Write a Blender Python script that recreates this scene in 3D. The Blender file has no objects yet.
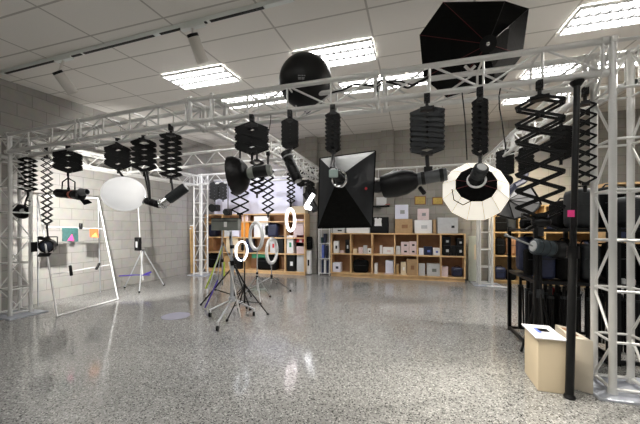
import bpy, math, random
from mathutils import Vector, Matrix
random.seed(7)
S = bpy.context.scene
COL = S.collection

# ------------------------------------------------------------------ camera
F, YAW, YH, CH = 304.0, 0.290, 228.0, 1.25
SN, CS = math.sin(YAW), math.cos(YAW)
cam_d = bpy.data.cameras.new('camera'); cam = bpy.data.objects.new('camera', cam_d); COL.objects.link(cam)
cam.location = (0, 0, CH); cam.rotation_euler = (math.pi/2, 0, YAW)
cam_d.sensor_width = 36; cam_d.lens = 36*F/640
cam_d.shift_y = (YH-212)/640
cam_d.clip_start = .05; cam_d.clip_end = 60
S.camera = cam

# ------------------------------------------------------------------ world, exposure, lamps
w = bpy.data.worlds.new('world'); S.world = w; w.use_nodes = True
w.node_tree.nodes['Background'].inputs[0].default_value = (.85, .9, 1, 1)
w.node_tree.nodes['Background'].inputs[1].default_value = .3
S.view_settings.view_transform = 'Standard'; S.view_settings.look = 'None'
S.view_settings.exposure = 0.72; S.view_settings.gamma = 1; S.view_settings.use_curve_mapping = False
TROFFER = 11.0      # emission of the ceiling troffers

def lamp(name, kind, loc, target, power, color=(1, 1, 1), size=.1, spot=60, blend=.3):
    l = bpy.data.lights.new(name, kind); l.energy = power; l.color = color
    if kind == 'SPOT': l.spot_size = math.radians(spot); l.spot_blend = blend; l.shadow_soft_size = size
    elif kind == 'POINT': l.shadow_soft_size = size
    elif kind == 'AREA': l.size = size
    o = bpy.data.objects.new(name, l); COL.objects.link(o); o.location = loc
    o.rotation_euler = (Vector(target)-Vector(loc)).to_track_quat('-Z', 'Y').to_euler()
    return o
lamp('wall_spot_lamp', 'SPOT', (-4.12, 3.10, 1.62), (-5.9, 5.4, 1.2), 215, (1, .97, .92), .03, 118, .5)
lamp('right_spot_lamp', 'SPOT', (3.3, 4.05, 3.25), (0.4, 3.0, 0), 260, (1, .93, .84), .03, 100, .6)
lamp('lantern_lamp', 'AREA', (.56, 2.50, 1.22), (.42, 2.0, 0), 15, (1, .93, .8), .4)
lamp('backdrop_lamp', 'SPOT', (-3.6, 5.6, 3.3), (-4.6, 8.0, 1.6), 110, (.88, .88, 1), .1, 95, .6)
lamp('warm_shelf_lamp', 'SPOT', (2.3, 6.4, 2.3), (2.4, 8.1, 1.6), 90, (1, .86, .62), .1, 90, .6)

# ------------------------------------------------------------------ pixel -> place helpers
def ray(px, py):
    a = (px-320)/F
    return Vector((-SN+CS*a, CS+SN*a, (YH-py)/F))
def W(px, py, D): return Vector((0, 0, CH))+ray(px, py)*D
def PY(px, py, Y):
    r = ray(px, py); return Vector((0, 0, CH))+r*(Y/r.y)
def PX(px, py, X):
    r = ray(px, py); return Vector((0, 0, CH))+r*(X/r.x)
def FL(px, py, z=0):
    r = ray(px, py); return Vector((0, 0, CH))+r*((z-CH)/r.z)
def HC(y): return 3.33+.055*y        # height of the gently pitched ceiling

# ------------------------------------------------------------------ materials
def mat(name, col, rough=.5, metal=0, emit=None, es=0, noise=0, nscale=20, spec=.5, trans=0, bump=0):
    m = bpy.data.materials.new(name); m.use_nodes = True
    nt = m.node_tree; b = nt.nodes['Principled BSDF']
    b.inputs['Base Color'].default_value = (*col, 1); b.inputs['Roughness'].default_value = rough
    b.inputs['Metallic'].default_value = metal; b.inputs['Specular IOR Level'].default_value = spec
    b.inputs['Transmission Weight'].default_value = trans
    if emit: b.inputs['Emission Color'].default_value = (*emit, 1); b.inputs['Emission Strength'].default_value = es
    if noise or bump:
        tc = nt.nodes.new('ShaderNodeTexCoord'); n = nt.nodes.new('ShaderNodeTexNoise'); n.inputs['Scale'].default_value = nscale
        nt.links.new(tc.outputs['Object'], n.inputs['Vector'])
        if noise:
            r = nt.nodes.new('ShaderNodeValToRGB')
            r.color_ramp.elements[0].color = (*[max(0, c*(1-noise)) for c in col], 1)
            r.color_ramp.elements[1].color = (*[min(1, c*(1+noise)) for c in col], 1)
            r.color_ramp.elements[0].position = .3; r.color_ramp.elements[1].position = .7
            nt.links.new(n.outputs['Fac'], r.inputs['Fac']); nt.links.new(r.outputs['Color'], b.inputs['Base Color'])
        if bump:
            bp = nt.nodes.new('ShaderNodeBump'); bp.inputs['Strength'].default_value = bump; bp.inputs['Distance'].default_value = .01
            nt.links.new(n.outputs['Fac'], bp.inputs['Height']); nt.links.new(bp.outputs['Normal'], b.inputs['Normal'])
    return m

M = {
 'alu': mat('aluminium_powder', (.69, .69, .675), .38, .25, noise=.06, nscale=6),
 'alu_d': mat('aluminium_grey', (.50, .52, .55), .4, .35, noise=.08, nscale=8),
 'chrome': mat('chrome', (.75, .76, .78), .16, 1),
 'black': mat('black_plastic', (.005, .005, .0055), .42, spec=.28, noise=.3, nscale=14),
 'black_m': mat('black_metal', (.007, .0073, .0078), .38, .05, spec=.3, noise=.2, nscale=10),
 'black_f': mat('black_fabric', (.005, .005, .005), .85, spec=.12, noise=.25, nscale=30, bump=.25),
 'char': mat('charcoal', (.022, .025, .028), .5, spec=.35, noise=.15, nscale=12),
 'slate': mat('slate_grey', (.075, .08, .085), .4, .1, noise=.15),
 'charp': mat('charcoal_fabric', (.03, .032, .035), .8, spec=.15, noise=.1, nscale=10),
 'panto': mat('pantograph_black', (.005, .0052, .0055), .5, spec=.22, noise=.15, nscale=12),
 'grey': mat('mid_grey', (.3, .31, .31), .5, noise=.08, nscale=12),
 'case': mat('case_grey', (.22, .235, .215), .5, .1, noise=.12, nscale=8),
 'lgrey': mat('light_grey', (.55, .56, .57), .5, noise=.05),
 'white': mat('white_paint', (.9, .9, .9), .4, noise=.03),
 'whitep': mat('white_plastic', (.82, .82, .82), .35, noise=.02),
 'fabw': mat('white_fabric_lit', (.9, .88, .82), .8, emit=(1, .93, .8), es=.36),
 'ball': mat('opal_globe', (.93, .93, .93), .15, emit=(1, 1, 1), es=.24, noise=.01, nscale=3),  # faint emission stands in for light falling on the white globe
 'ringlit': mat('ring_light_cool', (1, 1, 1), .4, emit=(.82, .88, 1), es=4),
 'ringpink': mat('ring_light_pink', (1, 1, 1), .4, emit=(1, .86, .9), es=4.5),
 'ringoff': mat('ring_diffuser', (.95, .96, .96), .4),
 'beamlit': mat('lit_edge', (1, 1, 1), .4, emit=(.95, .95, 1), es=4),
 'wood': mat('birch_ply', (.70, .46, .23), .45, noise=.14, nscale=5),
 'woodd': mat('brown_board', (.30, .15, .07), .6, noise=.15, nscale=6),
 'woodp': mat('warm_plank', (.50, .33, .15), .55, noise=.2, nscale=7),
 'card': mat('cardboard', (.45, .30, .16), .75, noise=.06),
 'cream': mat('cream_board', (.72, .60, .42), .7, noise=.03, nscale=4),
 'creamd': mat('cream_board_side', (.62, .56, .46), .7, noise=.03, nscale=4),
 'paper': mat('paper', (.82, .82, .88), .6, noise=.02),
 'lav': mat('lavender_white', (.74, .74, .86), .6, noise=.04, nscale=3),
 'plate': mat('base_plate', (.50, .53, .60), .35, .4, noise=.12, nscale=6),
 'blue': mat('navy_blue', (.014, .02, .055), .45, noise=.2),
 'bluel': mat('blue_print', (.12, .18, .55), .5),
 'green': mat('green', (.03, .25, .12), .5, noise=.1),
 'lime': mat('lime_tape', (.55, .7, .08), .5),
 'pink': mat('pink_tag', (.95, .06, .30), .5),
 'red': mat('red', (.5, .02, .03), .5),
 'redd': mat('dark_red_seam', (.10, .006, .01), .7),
 'orange': mat('orange', (.8, .30, .03), .5), 'swatcho': mat('orange_cloth', (.45, .10, .03), .6), 'swatchp': mat('pink_cloth', (.45, .03, .14), .6),
 'yellow': mat('ochre', (.60, .42, .10), .55, noise=.12),
 'purple': mat('purple', (.08, .05, .35), .4),
 'pinkw': mat('pinkish_white', (.72, .58, .58), .6, noise=.04),
 'teal': mat('teal_cloth', (.006, .04, .038), .7, noise=.3, nscale=40),
 'silver': mat('silver_fabric', (.22, .225, .235), .5, .3, noise=.1, nscale=6),
 'disc': mat('lavender_disc', (.38, .38, .48), .4, noise=.03),
 'door': mat('pale_green_panel', (.52, .55, .47), .5, noise=.05, nscale=3),
 'glass': mat('lens_glass', (.05, .06, .09), .05, 0, spec=.9),
 'led': mat('green_display', (.35, .45, .42), .2),
 'track': mat('track_white', (.86, .90, .88), .4),
 'spot': mat('spot_head', (.72, .70, .66), .4),
}

def mix_rgb(nt, fac, a, b, mode='MIX'):
    n = nt.nodes.new('ShaderNodeMix'); n.data_type = 'RGBA'; n.blend_type = mode
    for k, v in ((0, fac), (6, a), (7, b)):
        if isinstance(v, (int, float)): n.inputs[k].default_value = v
        elif isinstance(v, tuple): n.inputs[k].default_value = (*v, 1)
        else: nt.links.new(v, n.inputs[k])
    return n.outputs[2]

def block_mat(name, axis, col, mortar, bumpd=.004):
    """stack of concrete blocks in running bond, mapped on world axes"""
    m = bpy.data.materials.new(name); m.use_nodes = True; nt = m.node_tree; b = nt.nodes['Principled BSDF']
    g = nt.nodes.new('ShaderNodeNewGeometry'); sp = nt.nodes.new('ShaderNodeSeparateXYZ'); cb = nt.nodes.new('ShaderNodeCombineXYZ')
    nt.links.new(g.outputs['Position'], sp.inputs[0])
    nt.links.new(sp.outputs[axis], cb.inputs[0]); nt.links.new(sp.outputs['Z'], cb.inputs[1])
    br = nt.nodes.new('ShaderNodeTexBrick'); nt.links.new(cb.outputs[0], br.inputs['Vector'])
    br.inputs['Scale'].default_value = 1; br.inputs['Brick Width'].default_value = .40; br.inputs['Row Height'].default_value = .20
    br.inputs['Mortar Size'].default_value = .006; br.inputs['Mortar Smooth'].default_value = .3; br.offset = .5
    br.inputs['Color1'].default_value = (*[c*1.05 for c in col], 1); br.inputs['Color2'].default_value = (*[c*.92 for c in col], 1)
    br.inputs['Mortar'].default_value = (*mortar, 1)
    n = nt.nodes.new('ShaderNodeTexNoise'); n.inputs['Scale'].default_value = 9; n.inputs['Detail'].default_value = 6
    nt.links.new(g.outputs['Position'], n.inputs['Vector'])
    c = mix_rgb(nt, .25, br.outputs['Color'], n.outputs['Color'], 'SOFT_LIGHT')
    hs = nt.nodes.new('ShaderNodeHueSaturation'); hs.inputs['Saturation'].default_value = .7; nt.links.new(c, hs.inputs['Color'])
    nt.links.new(hs.outputs[0], b.inputs['Base Color']); b.inputs['Roughness'].default_value = .8
    bp = nt.nodes.new('ShaderNodeBump'); bp.inputs['Distance'].default_value = bumpd; bp.inputs['Strength'].default_value = .6
    inv = nt.nodes.new('ShaderNodeMath'); inv.operation = 'SUBTRACT'; inv.inputs[0].default_value = 1
    nt.links.new(br.outputs['Fac'], inv.inputs[1]); nt.links.new(inv.outputs[0], bp.inputs['Height']); nt.links.new(bp.outputs[0], b.inputs['Normal'])
    return m
M['wall_l'] = block_mat('painted_block_wall', 'Y', (.36, .345, .315), (.26, .25, .23))
M['wall_b'] = block_mat('back_block_wall', 'X', (.36, .335, .285), (.26, .24, .205))

def floor_mat():
    m = bpy.data.materials.new('polished_terrazzo'); m.use_nodes = True; nt = m.node_tree; b = nt.nodes['Principled BSDF']
    g = nt.nodes.new('ShaderNodeNewGeometry')
    def vor(scale):
        v = nt.nodes.new('ShaderNodeTexVoronoi'); v.inputs['Scale'].default_value = scale; nt.links.new(g.outputs['Position'], v.inputs['Vector']); return v
    def ramp(src, pts):
        r = nt.nodes.new('ShaderNodeValToRGB'); e = r.color_ramp.elements
        e[0].position, e[0].color = pts[0][0], (*pts[0][1], 1); e[1].position, e[1].color = pts[-1][0], (*pts[-1][1], 1)
        for p, c in pts[1:-1]: x = e.new(p); x.color = (*c, 1)
        nt.links.new(src, r.inputs[0]); return r.outputs[0]
    v = vor(92); sep = nt.nodes.new('ShaderNodeSeparateColor'); nt.links.new(v.outputs['Color'], sep.inputs[0])
    stone = ramp(sep.outputs[0], [(0, (.03, .03, .032)), (.24, (.055, .055, .055)), (.32, (.24, .24, .23)), (.70, (.35, .35, .34)), (1, (.60, .595, .57))])
    mask = ramp(v.outputs['Distance'], [(.42, (1, 1, 1)), (.6, (0, 0, 0))])
    n = nt.nodes.new('ShaderNodeTexNoise'); n.inputs['Scale'].default_value = 1.1; n.inputs['Detail'].default_value = 3
    nt.links.new(g.outputs['Position'], n.inputs['Vector'])
    base = ramp(n.outputs['Fac'], [(.1, (.24, .24, .235)), (.9, (.335, .335, .325))])
    c = mix_rgb(nt, mask, base, stone)
    v2 = vor(170); sep2 = nt.nodes.new('ShaderNodeSeparateColor'); nt.links.new(v2.outputs['Color'], sep2.inputs[0])
    fine = ramp(sep2.outputs[1], [(0, (.55, .55, .55)), (.25, (1, 1, 1)), (1, (1.0, 1.0, 1.0))])
    c = mix_rgb(nt, 1.0, c, fine, 'MULTIPLY')
    nt.links.new(c, b.inputs['Base Color'])
    rr = ramp(n.outputs['Fac'], [(.1, (.08, .08, .08)), (.9, (.15, .15, .15))])
    nt.links.new(rr, b.inputs['Roughness']); b.inputs['Specular IOR Level'].default_value = .6
    return m
M['floor'] = floor_mat()

def ceiling_mat():
    m = bpy.data.materials.new('ceiling_tiles'); m.use_nodes = True; nt = m.node_tree; b = nt.nodes['Principled BSDF']
    g = nt.nodes.new('ShaderNodeNewGeometry'); sp = nt.nodes.new('ShaderNodeSeparateXYZ'); nt.links.new(g.outputs['Position'], sp.inputs[0])
    def line(out, off, pitch):
        a = nt.nodes.new('ShaderNodeMath'); a.operation = 'SUBTRACT'; nt.links.new(out, a.inputs[0]); a.inputs[1].default_value = off
        d = nt.nodes.new('ShaderNodeMath'); d.operation = 'DIVIDE'; nt.links.new(a.outputs[0], d.inputs[0]); d.inputs[1].default_value = pitch
        f = nt.nodes.new('ShaderNodeMath'); f.operation = 'PINGPONG'; nt.links.new(d.outputs[0], f.inputs[0]); f.inputs[1].default_value = .5
        l = nt.nodes.new('ShaderNodeMath'); l.operation = 'LESS_THAN'; nt.links.new(f.outputs[0], l.inputs[0]); l.inputs[1].default_value = .011/pitch
        return l.outputs[0]
    mx = nt.nodes.new('ShaderNodeMath'); mx.operation = 'MAXIMUM'
    nt.links.new(line(sp.outputs['X'], -3.55, 1.04), mx.inputs[0]); nt.links.new(line(sp.outputs['Y'], 3.13, .52), mx.inputs[1])
    n = nt.nodes.new('ShaderNodeTexNoise'); n.inputs['Scale'].default_value = 120; nt.links.new(g.outputs['Position'], n.inputs['Vector'])
    t = mix_rgb(nt, n.outputs['Fac'], (.80, .775, .735), (.86, .835, .79))
    nt.links.new(mix_rgb(nt, mx.outputs[0], t, (.50, .475, .44)), b.inputs['Base Color'])
    b.inputs['Roughness'].default_value = .9
    return m
M['ceil'] = ceiling_mat()

# ------------------------------------------------------------------ mesh building
class MB:
    def __init__(s): s.v = []; s.f = []
    def add(s, vs, fs):
        o = len(s.v); s.v += [Vector(p) for p in vs]; s.f += [tuple(i+o for i in f) for f in fs]; return s
    def box(s, c, d, R=None):
        c = Vector(c); vs = []
        for x in (-.5, .5):
            for y in (-.5, .5):
                for z in (-.5, .5):
                    p = Vector((x*d[0], y*d[1], z*d[2])); vs.append(c+(R @ p if R else p))
        return s.add(vs, [(0, 1, 3, 2), (4, 6, 7, 5), (0, 4, 5, 1), (2, 3, 7, 6), (0, 2, 6, 4), (1, 5, 7, 3)])
    def bb(s, a, b):
        a, b = Vector(a), Vector(b); return s.box((a+b)/2, [abs(x) for x in (b-a)])
    def lathe(s, prof, org, ax=(0, 0, 1), n=20, sx=1, ref=None):
        """prof: (radius, distance along axis); open shell unless radii reach 0"""
        ax = Vector(ax).normalized(); u = ax.orthogonal().normalized() if ref is None else (Vector(ref)-ax*Vector(ref).dot(ax)).normalized()
        v = ax.cross(u); org = Vector(org); vs = []; fs = []
        for r, t in prof:
            for k in range(n):
                a = 2*math.pi*k/n; vs.append(org+ax*t+u*(r*sx*math.cos(a))+v*(r*math.sin(a)))
        for i in range(len(prof)-1):
            for k in range(n):
                k2 = (k+1) % n; fs.append((i*n+k, i*n+k2, (i+1)*n+k2, (i+1)*n+k))
        return s.add(vs, fs)
    def tube(s, a, b, r, n=8, r2=None):
        a, b = Vector(a), Vector(b); L = (b-a).length
        if L < 1e-6: return s
        r2 = r if r2 is None else r2
        return s.lathe([(0, 0), (r, 0), (r2, L), (0, L)], a, b-a, n)
    def path(s, pts, r, n=7):
        for a, b in zip(pts, pts[1:]): s.tube(a, b, r, n)
        return s
    def bar(s, a, b, w, t, up):
        a, b = Vector(a), Vector(b); x = (b-a).normalized(); up = Vector(up); z = (up-x*up.dot(x)).normalized(); y = z.cross(x)
        R = Matrix((x, y, z)).transposed(); return s.box((a+b)/2, ((b-a).length, w, t), R)
    def ring(s, c, ax, r, rt, n=28, m=8, sx=1, flat=1, ref=None):
        ax = Vector(ax).normalized(); u = ax.orthogonal().normalized() if ref is None else (Vector(ref)-ax*Vector(ref).dot(ax)).normalized()
        v = ax.cross(u); c = Vector(c); vs = []; fs = []
        for i in range(n):
            a = 2*math.pi*i/n; d = u*math.cos(a)*sx+v*math.sin(a)
            for j in range(m):
                b = 2*math.pi*j/m; vs.append(c+d*(r+rt*math.cos(b))+ax*(rt*flat*math.sin(b)))
        for i in range(n):
            for j in range(m):
                fs.append((i*m+j, ((i+1) % n)*m+j, ((i+1) % n)*m+(j+1) % m, i*m+(j+1) % m))
        return s.add(vs, fs)
    def sphere(s, c, r, n=20, m=12, sc=(1, 1, 1), R=None):
        c = Vector(c); vs = []; fs = []
        for i in range(m+1):
            t = math.pi*i/m
            for k in range(n):
                a = 2*math.pi*k/n; p = Vector((sc[0]*math.sin(t)*math.cos(a), sc[1]*math.sin(t)*math.sin(a), sc[2]*math.cos(t)))*r
                vs.append(c+(R @ p if R else p))
        for i in range(m):
            for k in range(n): fs.append((i*n+k, (i+1)*n+k, (i+1)*n+(k+1) % n, i*n+(k+1) % n))
        return s.add(vs, fs)
    def sheet(s, poly, nrm, t):
        """extrude a polygon by thickness t along nrm"""
        nrm = Vector(nrm).normalized()*t; n = len(poly); P = [Vector(p) for p in poly]
        return s.add(P+[p+nrm for p in P], [tuple(range(n))[::-1], tuple(range(n, 2*n))]+[(i, (i+1) % n, n+(i+1) % n, n+i) for i in range(n)])
    def build(s, name, m, root=None, local=False, smooth=True, bevel=0, sub=None):
        off = Vector((0, 0, 0)) if (root is None or local) else root.location
        me = bpy.data.meshes.new(name); me.from_pydata([p-off for p in s.v], [], s.f); me.validate(); me.update()
        import bmesh
        bm = bmesh.new(); bm.from_mesh(me); bmesh.ops.remove_doubles(bm, verts=bm.verts, dist=1e-5)
        bmesh.ops.dissolve_degenerate(bm, edges=bm.edges, dist=1e-6); bmesh.ops.recalc_face_normals(bm, faces=bm.faces); bm.to_mesh(me); bm.free()
        if smooth:
            me.polygons.foreach_set('use_smooth', [True]*len(me.polygons)); me.set_sharp_from_angle(angle=math.radians(38))
        me.materials.append(M[m] if isinstance(m, str) else m)
        o = bpy.data.objects.new(name, me); COL.objects.link(o)
        if root: o.parent = sub or root
        if bevel:
            b = o.modifiers.new('bevel', 'BEVEL'); b.width = bevel; b.segments = 2; b.limit_method = 'ANGLE'
        return o

def thing(name, label, cat, loc, group=None, rz=0):
    o = bpy.data.objects.new(name, None); COL.objects.link(o); o.location = loc; o.rotation_euler = (0, 0, rz)
    o.empty_display_size = .05; o['label'] = label; o['category'] = cat
    if group: o['group'] = group
    return o
def one(mb, name, m, label, cat, group=None, bevel=0, kind=None):
    """a thing that is one mesh; its origin goes to its base"""
    z = min(p.z for p in mb.v); c = sum(mb.v, Vector())/len(mb.v); off = Vector((c.x, c.y, z))
    for i, p in enumerate(mb.v): mb.v[i] = p-off
    o = mb.build(name, m, bevel=bevel); o.location = off
    o['label'] = label; o['category'] = cat
    if group: o['group'] = group
    if kind: o['kind'] = kind
    return o
def struct(mb, name, m, parent=None):
    o = mb.build(name, m, parent, smooth=False)
    if parent is None: o['kind'] = 'structure'
    return o
def clone(root, label, loc=None, rz=None, group=None):
    kids = [c for c in root.children]
    r = root.copy(); COL.objects.link(r); r['label'] = label
    if loc is not None: r.location = loc
    if rz is not None: r.rotation_euler = (0, 0, rz)
    if group: r['group'] = group
    for ch in kids:
        c = ch.copy(); COL.objects.link(c); c.parent = r
        for g in ch.children:
            d = g.copy(); COL.objects.link(d); d.parent = c
    return r

# ================================================================== ROOM
XL, XR, YB, YF = -5.9, 5.6, 8.1, -2.6
struct(MB().bb((XL-.2, YF-.2, -.15), (XR+.2, YB+.2, 0)), 'floor', 'floor')
struct(MB().bb((XL-.2, YF-.2, 0), (XL, YB+.2, 4.0)), 'wall_left', 'wall_l')
struct(MB().bb((XL, YB, 0), (XR, YB+.2, 4.0)), 'wall_back', 'wall_b')
struct(MB().bb((XR, YF-.2, 0), (XR+.2, YB+.2, 4.0)), 'wall_right', 'wall_b')
struct(MB().bb((XL, YF-.2, 0), (XR, YF, 4.0)), 'wall_front', 'wall_b')
c0, c1 = (XL-.2, YF-.2), (XR+.2, YB+.2)
cv = [(c0[0], c0[1]), (c1[0], c0[1]), (c1[0], c1[1]), (c0[0], c1[1])]
struct(MB().add([(x, y, HC(y)) for x, y in cv]+[(x, y, HC(y)+.12) for x, y in cv],
    [(0, 1, 2, 3), (4, 7, 6, 5), (0, 4, 5, 1), (1, 5, 6, 2), (2, 6, 7, 3), (3, 7, 4, 0)]), 'ceiling', 'ceil')
p0, p1 = PY(381, 130, 7.98), PY(394, 130, 7.98)
struct(MB().bb((p0.x, 7.98, 0), (p1.x, YB, HC(7.98)-.002)), 'trim_1', 'wall_b')      # pier of the back wall
p0, p1 = PY(305, 130, 7.95), PY(316.5, 130, 7.95)
struct(MB().bb((p0.x, 7.95, 0), (p1.x, YB, HC(7.95)-.002)), 'trim_2', 'wall_b')

# ------------------------------------------------------------------ ceiling troffers
def troffer(x0, y0, label, w=1.03, d=.51):
    pitch = math.atan(.055)
    r = thing('ceiling_light', label, 'ceiling light', (x0+w/2, y0+d/2, HC(y0+d/2)-.012), 'recessed troffers in the ceiling grid')
    r.rotation_euler = (pitch, 0, 0)
    fr = MB()
    for sx in (-1, 1): fr.box((sx*(w/2-.008), 0, -.012), (.016, d, .03))
    for sy in (-1, 1): fr.box((0, sy*(d/2-.008), -.012), (w, .016, .03))
    fr.build('frame', 'whitep', r, local=True, smooth=False)
    MB().box((0, 0, .002), (w-.03, d-.03, .006)).build('diffuser', EM, r, local=True, smooth=False)
    lv = MB()
    for k in (-1, 1): lv.box((0, k*d/6, -.014), (w-.03, .026, .022))
    for i in range(11): lv.box((-w/2+.05+i*(w-.1)/10, 0, -.014), (.010, d-.03, .018))
    lv.build('louvre', LV, r, local=True, smooth=False)
    return r
EM = mat('troffer_emission', (1, 1, 1), .5, emit=(1, .985, .96), es=TROFFER)
LV = mat('louvre_metal', (.10, .10, .10), .35, .2)
XG = [-3.55+1.04*i for i in range(9)]
A0 = troffer(XG[0], 3.65, 'leftmost bright louvred ceiling panel beside the white track spot')
def tr(x, y, label): return clone(A0, label, (x+.515, y+.255, HC(y+.255)-.012))
tr(XG[2], 3.65, 'louvred ceiling panel directly behind the black dome cover')
tr(XG[5]+.02, 3.76, 'large louvred ceiling panel in the upper right corner of the photo')
tr(XG[0]+.1, 4.72, 'ceiling panel seen through the front truss left of the black dome cover')
tr(XG[1]+.1, 4.72, 'ceiling panel whose far end shows behind the black dome cover')
tr(XG[2]+.36, 4.72, 'ceiling panel seen through the truss left of its bolted joint')
tr(XG[3]+.40, 4.72, 'ceiling panel seen through the truss right of its bolted joint, next to the octagonal softbox')
tr(XG[5]+.0, 5.03, 'ceiling panel seen through the truss just right of the octagonal softbox')
tr(XG[6]+.0, 5.03, 'ceiling panel seen through the truss left of the tall right tower')
tr(XG[7]+.0, 5.03, 'ceiling panel showing at the right edge behind the truss tower')
tr(XG[5]+.06, 6.25, 'farthest ceiling panel, over the big open scissor arm on the right')
for i, (x, y) in enumerate([(-3.55, .5), (-1.47, .5), (.61, .5), (2.69, .5), (-3.55, -1.6), (-.4, -1.6), (2.69, -1.6)]):
    tr(x, y, 'ceiling panel over the near half of the room, %s in its row of %s' % (['first', 'second', 'third', 'last', 'left end', 'middle', 'right end'][i], ['four', 'three'][i > 3]))

# ------------------------------------------------------------------ lighting track
T0, T1 = Vector((-5.6, 2.86, HC(2.86)-.02)), Vector((-1.08, 2.72, HC(2.72)-.02))
r = thing('lighting_track', 'long white ceiling track with a black slot, running across the upper left', 'lighting track', T0)
dr = (T1-T0).normalized()
MB().bar(T0, T1, .05, .045, (0, 0, 1)).build('rail', 'track', r, smooth=False)
sl = MB()
for a, b in ((.02, .36), (.37, .62), (.64, .78), (.79, .93)):
    sl.bar(T0.lerp(T1, a)+Vector((0, 0, -.023)), T0.lerp(T1, b)+Vector((0, 0, -.023)), .030, .012, (0, 0, 1))
sl.build('slot', 'black', r, smooth=False)
def track_spot(px, py, px1, py1, px2, py2, label):
    a = T0+dr*((PY(px, py, 2.78)-T0).dot(dr)); a.z -= .03
    r = thing('track_spotlight', label, 'spotlight', a, 'white cylinder spots on the ceiling track')
    MB().bar(a-dr*.14, a+dr*.16, .05, .045, (0, 0, 1)).build('adapter', 'track', r, smooth=False)
    Dk = a.y*CS-a.x*SN; h = W(px1, py1, Dk); e = W(px2, py2, Dk*1.03)
    MB().tube(a+Vector((0, 0, -.02)), h, .012).build('stem', 'spot', r)
    d = (e-h).normalized()
    MB().tube(h-d*.02, h+d*.01, .06, 18).build('rear_cap', 'black', r)
    MB().lathe([(0, .01), (.058, .01), (.062, .02), (.066, .26), (.060, .262), (.055, .18), (0, .175)], h, d, 20).build('head', 'spot', r)
    return r
track_spot(60, 62, 58, 73, 70, 89, 'white cylinder spotlight at the far left of the ceiling track')
track_spot(194, 26, 193, 36, 201, 57, 'white cylinder spotlight nearer the middle of the ceiling track')

# ================================================================== TRUSS
R0 = .0245
def truss(A, B, label, up=None, w=.24, step=.43, verts=True, phase=0, planar=False, lr=.0095, r0=R0, group='box truss sections of the lighting grid'):
    """square box truss, A..B run along one outer chord line centre; side = w"""
    A, B = Vector(A), Vector(B); ax = (B-A).normalized(); L = (B-A).length
    if abs(ax.z) > .9: u, v = Vector((1, 0, 0)), Vector((0, 1, 0))
    else: u = Vector((0, 0, 1)); v = Vector((-ax.y, ax.x, 0))
    vert = abs(ax.z) > .9
    r = thing('truss_tower' if vert else 'truss_section', label, 'truss', (A if A.z < B.z else A), group)
    corners = [Vector((0, 0, 0)), u*w, u*w+v*w, v*w]
    if planar: corners = corners[:2]
    for c in corners: MB().tube(A+c, B+c, r0, 12).build('chord', 'alu', r)
    n = max(1, round(L/step)); st = L/n
    def brace(mb, a, b, rad):
        if vert: MB().tube(a, b, rad, 7).build('brace', 'alu', r)
        else: mb.tube(a, b, rad, 7)
    for f in range(1 if planar else 4):
        c1, c2 = corners[f], corners[(f+1) % len(corners)]
        mb = MB(); full = verts and (f in (0, 2) or vert); cross = verts and f == 1 and not vert
        for i in range(n+1):
            t = min(max(i*st, .03), L-.03)
            if full or (i in (0, n) and not cross): brace(mb, A+c1+ax*t, A+c2+ax*t, .010 if 0 < i < n else .014)
            if cross: MB().tube(A+c1+ax*t, A+c2+ax*t, .010, 7).build('cross_bar', 'alu', r)
            if i < n and not cross and not (vert and f in (0, 2)):
                a, b = (c1, c2) if (i+f+phase) % 2 else (c2, c1)
                brace(mb, A+a+ax*(t+.01), A+b+ax*((i+1)*st-.01), lr)
        if mb.v: mb.build('lacing', 'alu', r)
    for t in (0, L):
        for c in corners: MB().tube(A+c+ax*(t-(.045 if t else 0)), A+c+ax*(t+(0 if t else .045)), r0*1.28, 12).build('coupler', 'alu', r)
    return r
ZT = 2.41; YFR = 2.79; XRT = 1.44; XLT = -5.36; XM = -2.30; YM = 4.70; YR = 7.33; YRL = 6.75; ZL = 2.30
truss((XLT, YFR, ZL), (-4.02, YFR, 2.352), 'front truss, leftmost piece reaching the left tower', phase=1)
truss((-4.00, YFR, 2.353), (-2.34, YFR, ZT), 'front truss piece above the white globe', phase=1, step=.42)
truss((-2.06, YFR, ZT), (-.28, YFR, ZT), 'front truss piece under the black dome cover', phase=0, step=.45)
truss((-.26, YFR, ZT), (XRT-.03, YFR, ZT), 'front truss piece under the octagonal black softbox', phase=1, step=.43)
truss((XRT+.27, YFR, ZT), (3.1, YFR, ZT), 'truss piece leaving the photo at the right edge', phase=0)
truss((XL+.03, YFR+.04, ZL), (XLT-.27, YFR+.04, ZL), 'short truss stub between the left tower and the block wall', step=.25)
def node(c, label, h=.24):
    r = thing('truss_corner', label, 'truss corner', c, 'corner blocks of the lighting grid')
    x, y, z = c
    for dx in (-.02, .26):
        for dy in (0, .24): MB().box((x+dx, y+dy, z+.12), (.035, .035, .33)).build('upright', 'alu', r, bevel=.004)
    for dz in (0, .24):
        for dy in (0, .24): MB().tube((x-.02, y+dy, z+dz), (x+.26, y+dy, z+dz), R0, 10).build('chord', 'alu', r)
        for dx in (0, .24): MB().tube((x+dx, y, z+dz), (x+dx, y+.24, z+dz), R0, 10).build('chord', 'alu', r)
    return r
node((XM, YFR, ZT), 'corner block where the middle truss leaves the front truss')
node((XM, YM, ZT), 'corner block where the cross truss meets the middle truss')
truss((XM+.24, YFR+.26, ZT), (XM+.24, YM-.02, ZT), 'middle truss, near piece running away behind the left hexagonal scissor arm')
truss((XM+.24, YM+.26, ZT), (XM+.24, YR, ZT), 'middle truss, far piece running back to the rear truss', phase=1)
truss((XLT, YFR+.26, ZL), (XLT, YM, 2.34), 'left side truss near the block wall, near piece', verts=False, step=.3)
truss((XLT, YM+.02, 2.34), (XLT, YRL, 2.38), 'left side truss near the block wall, far piece', verts=False, step=.3)
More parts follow.
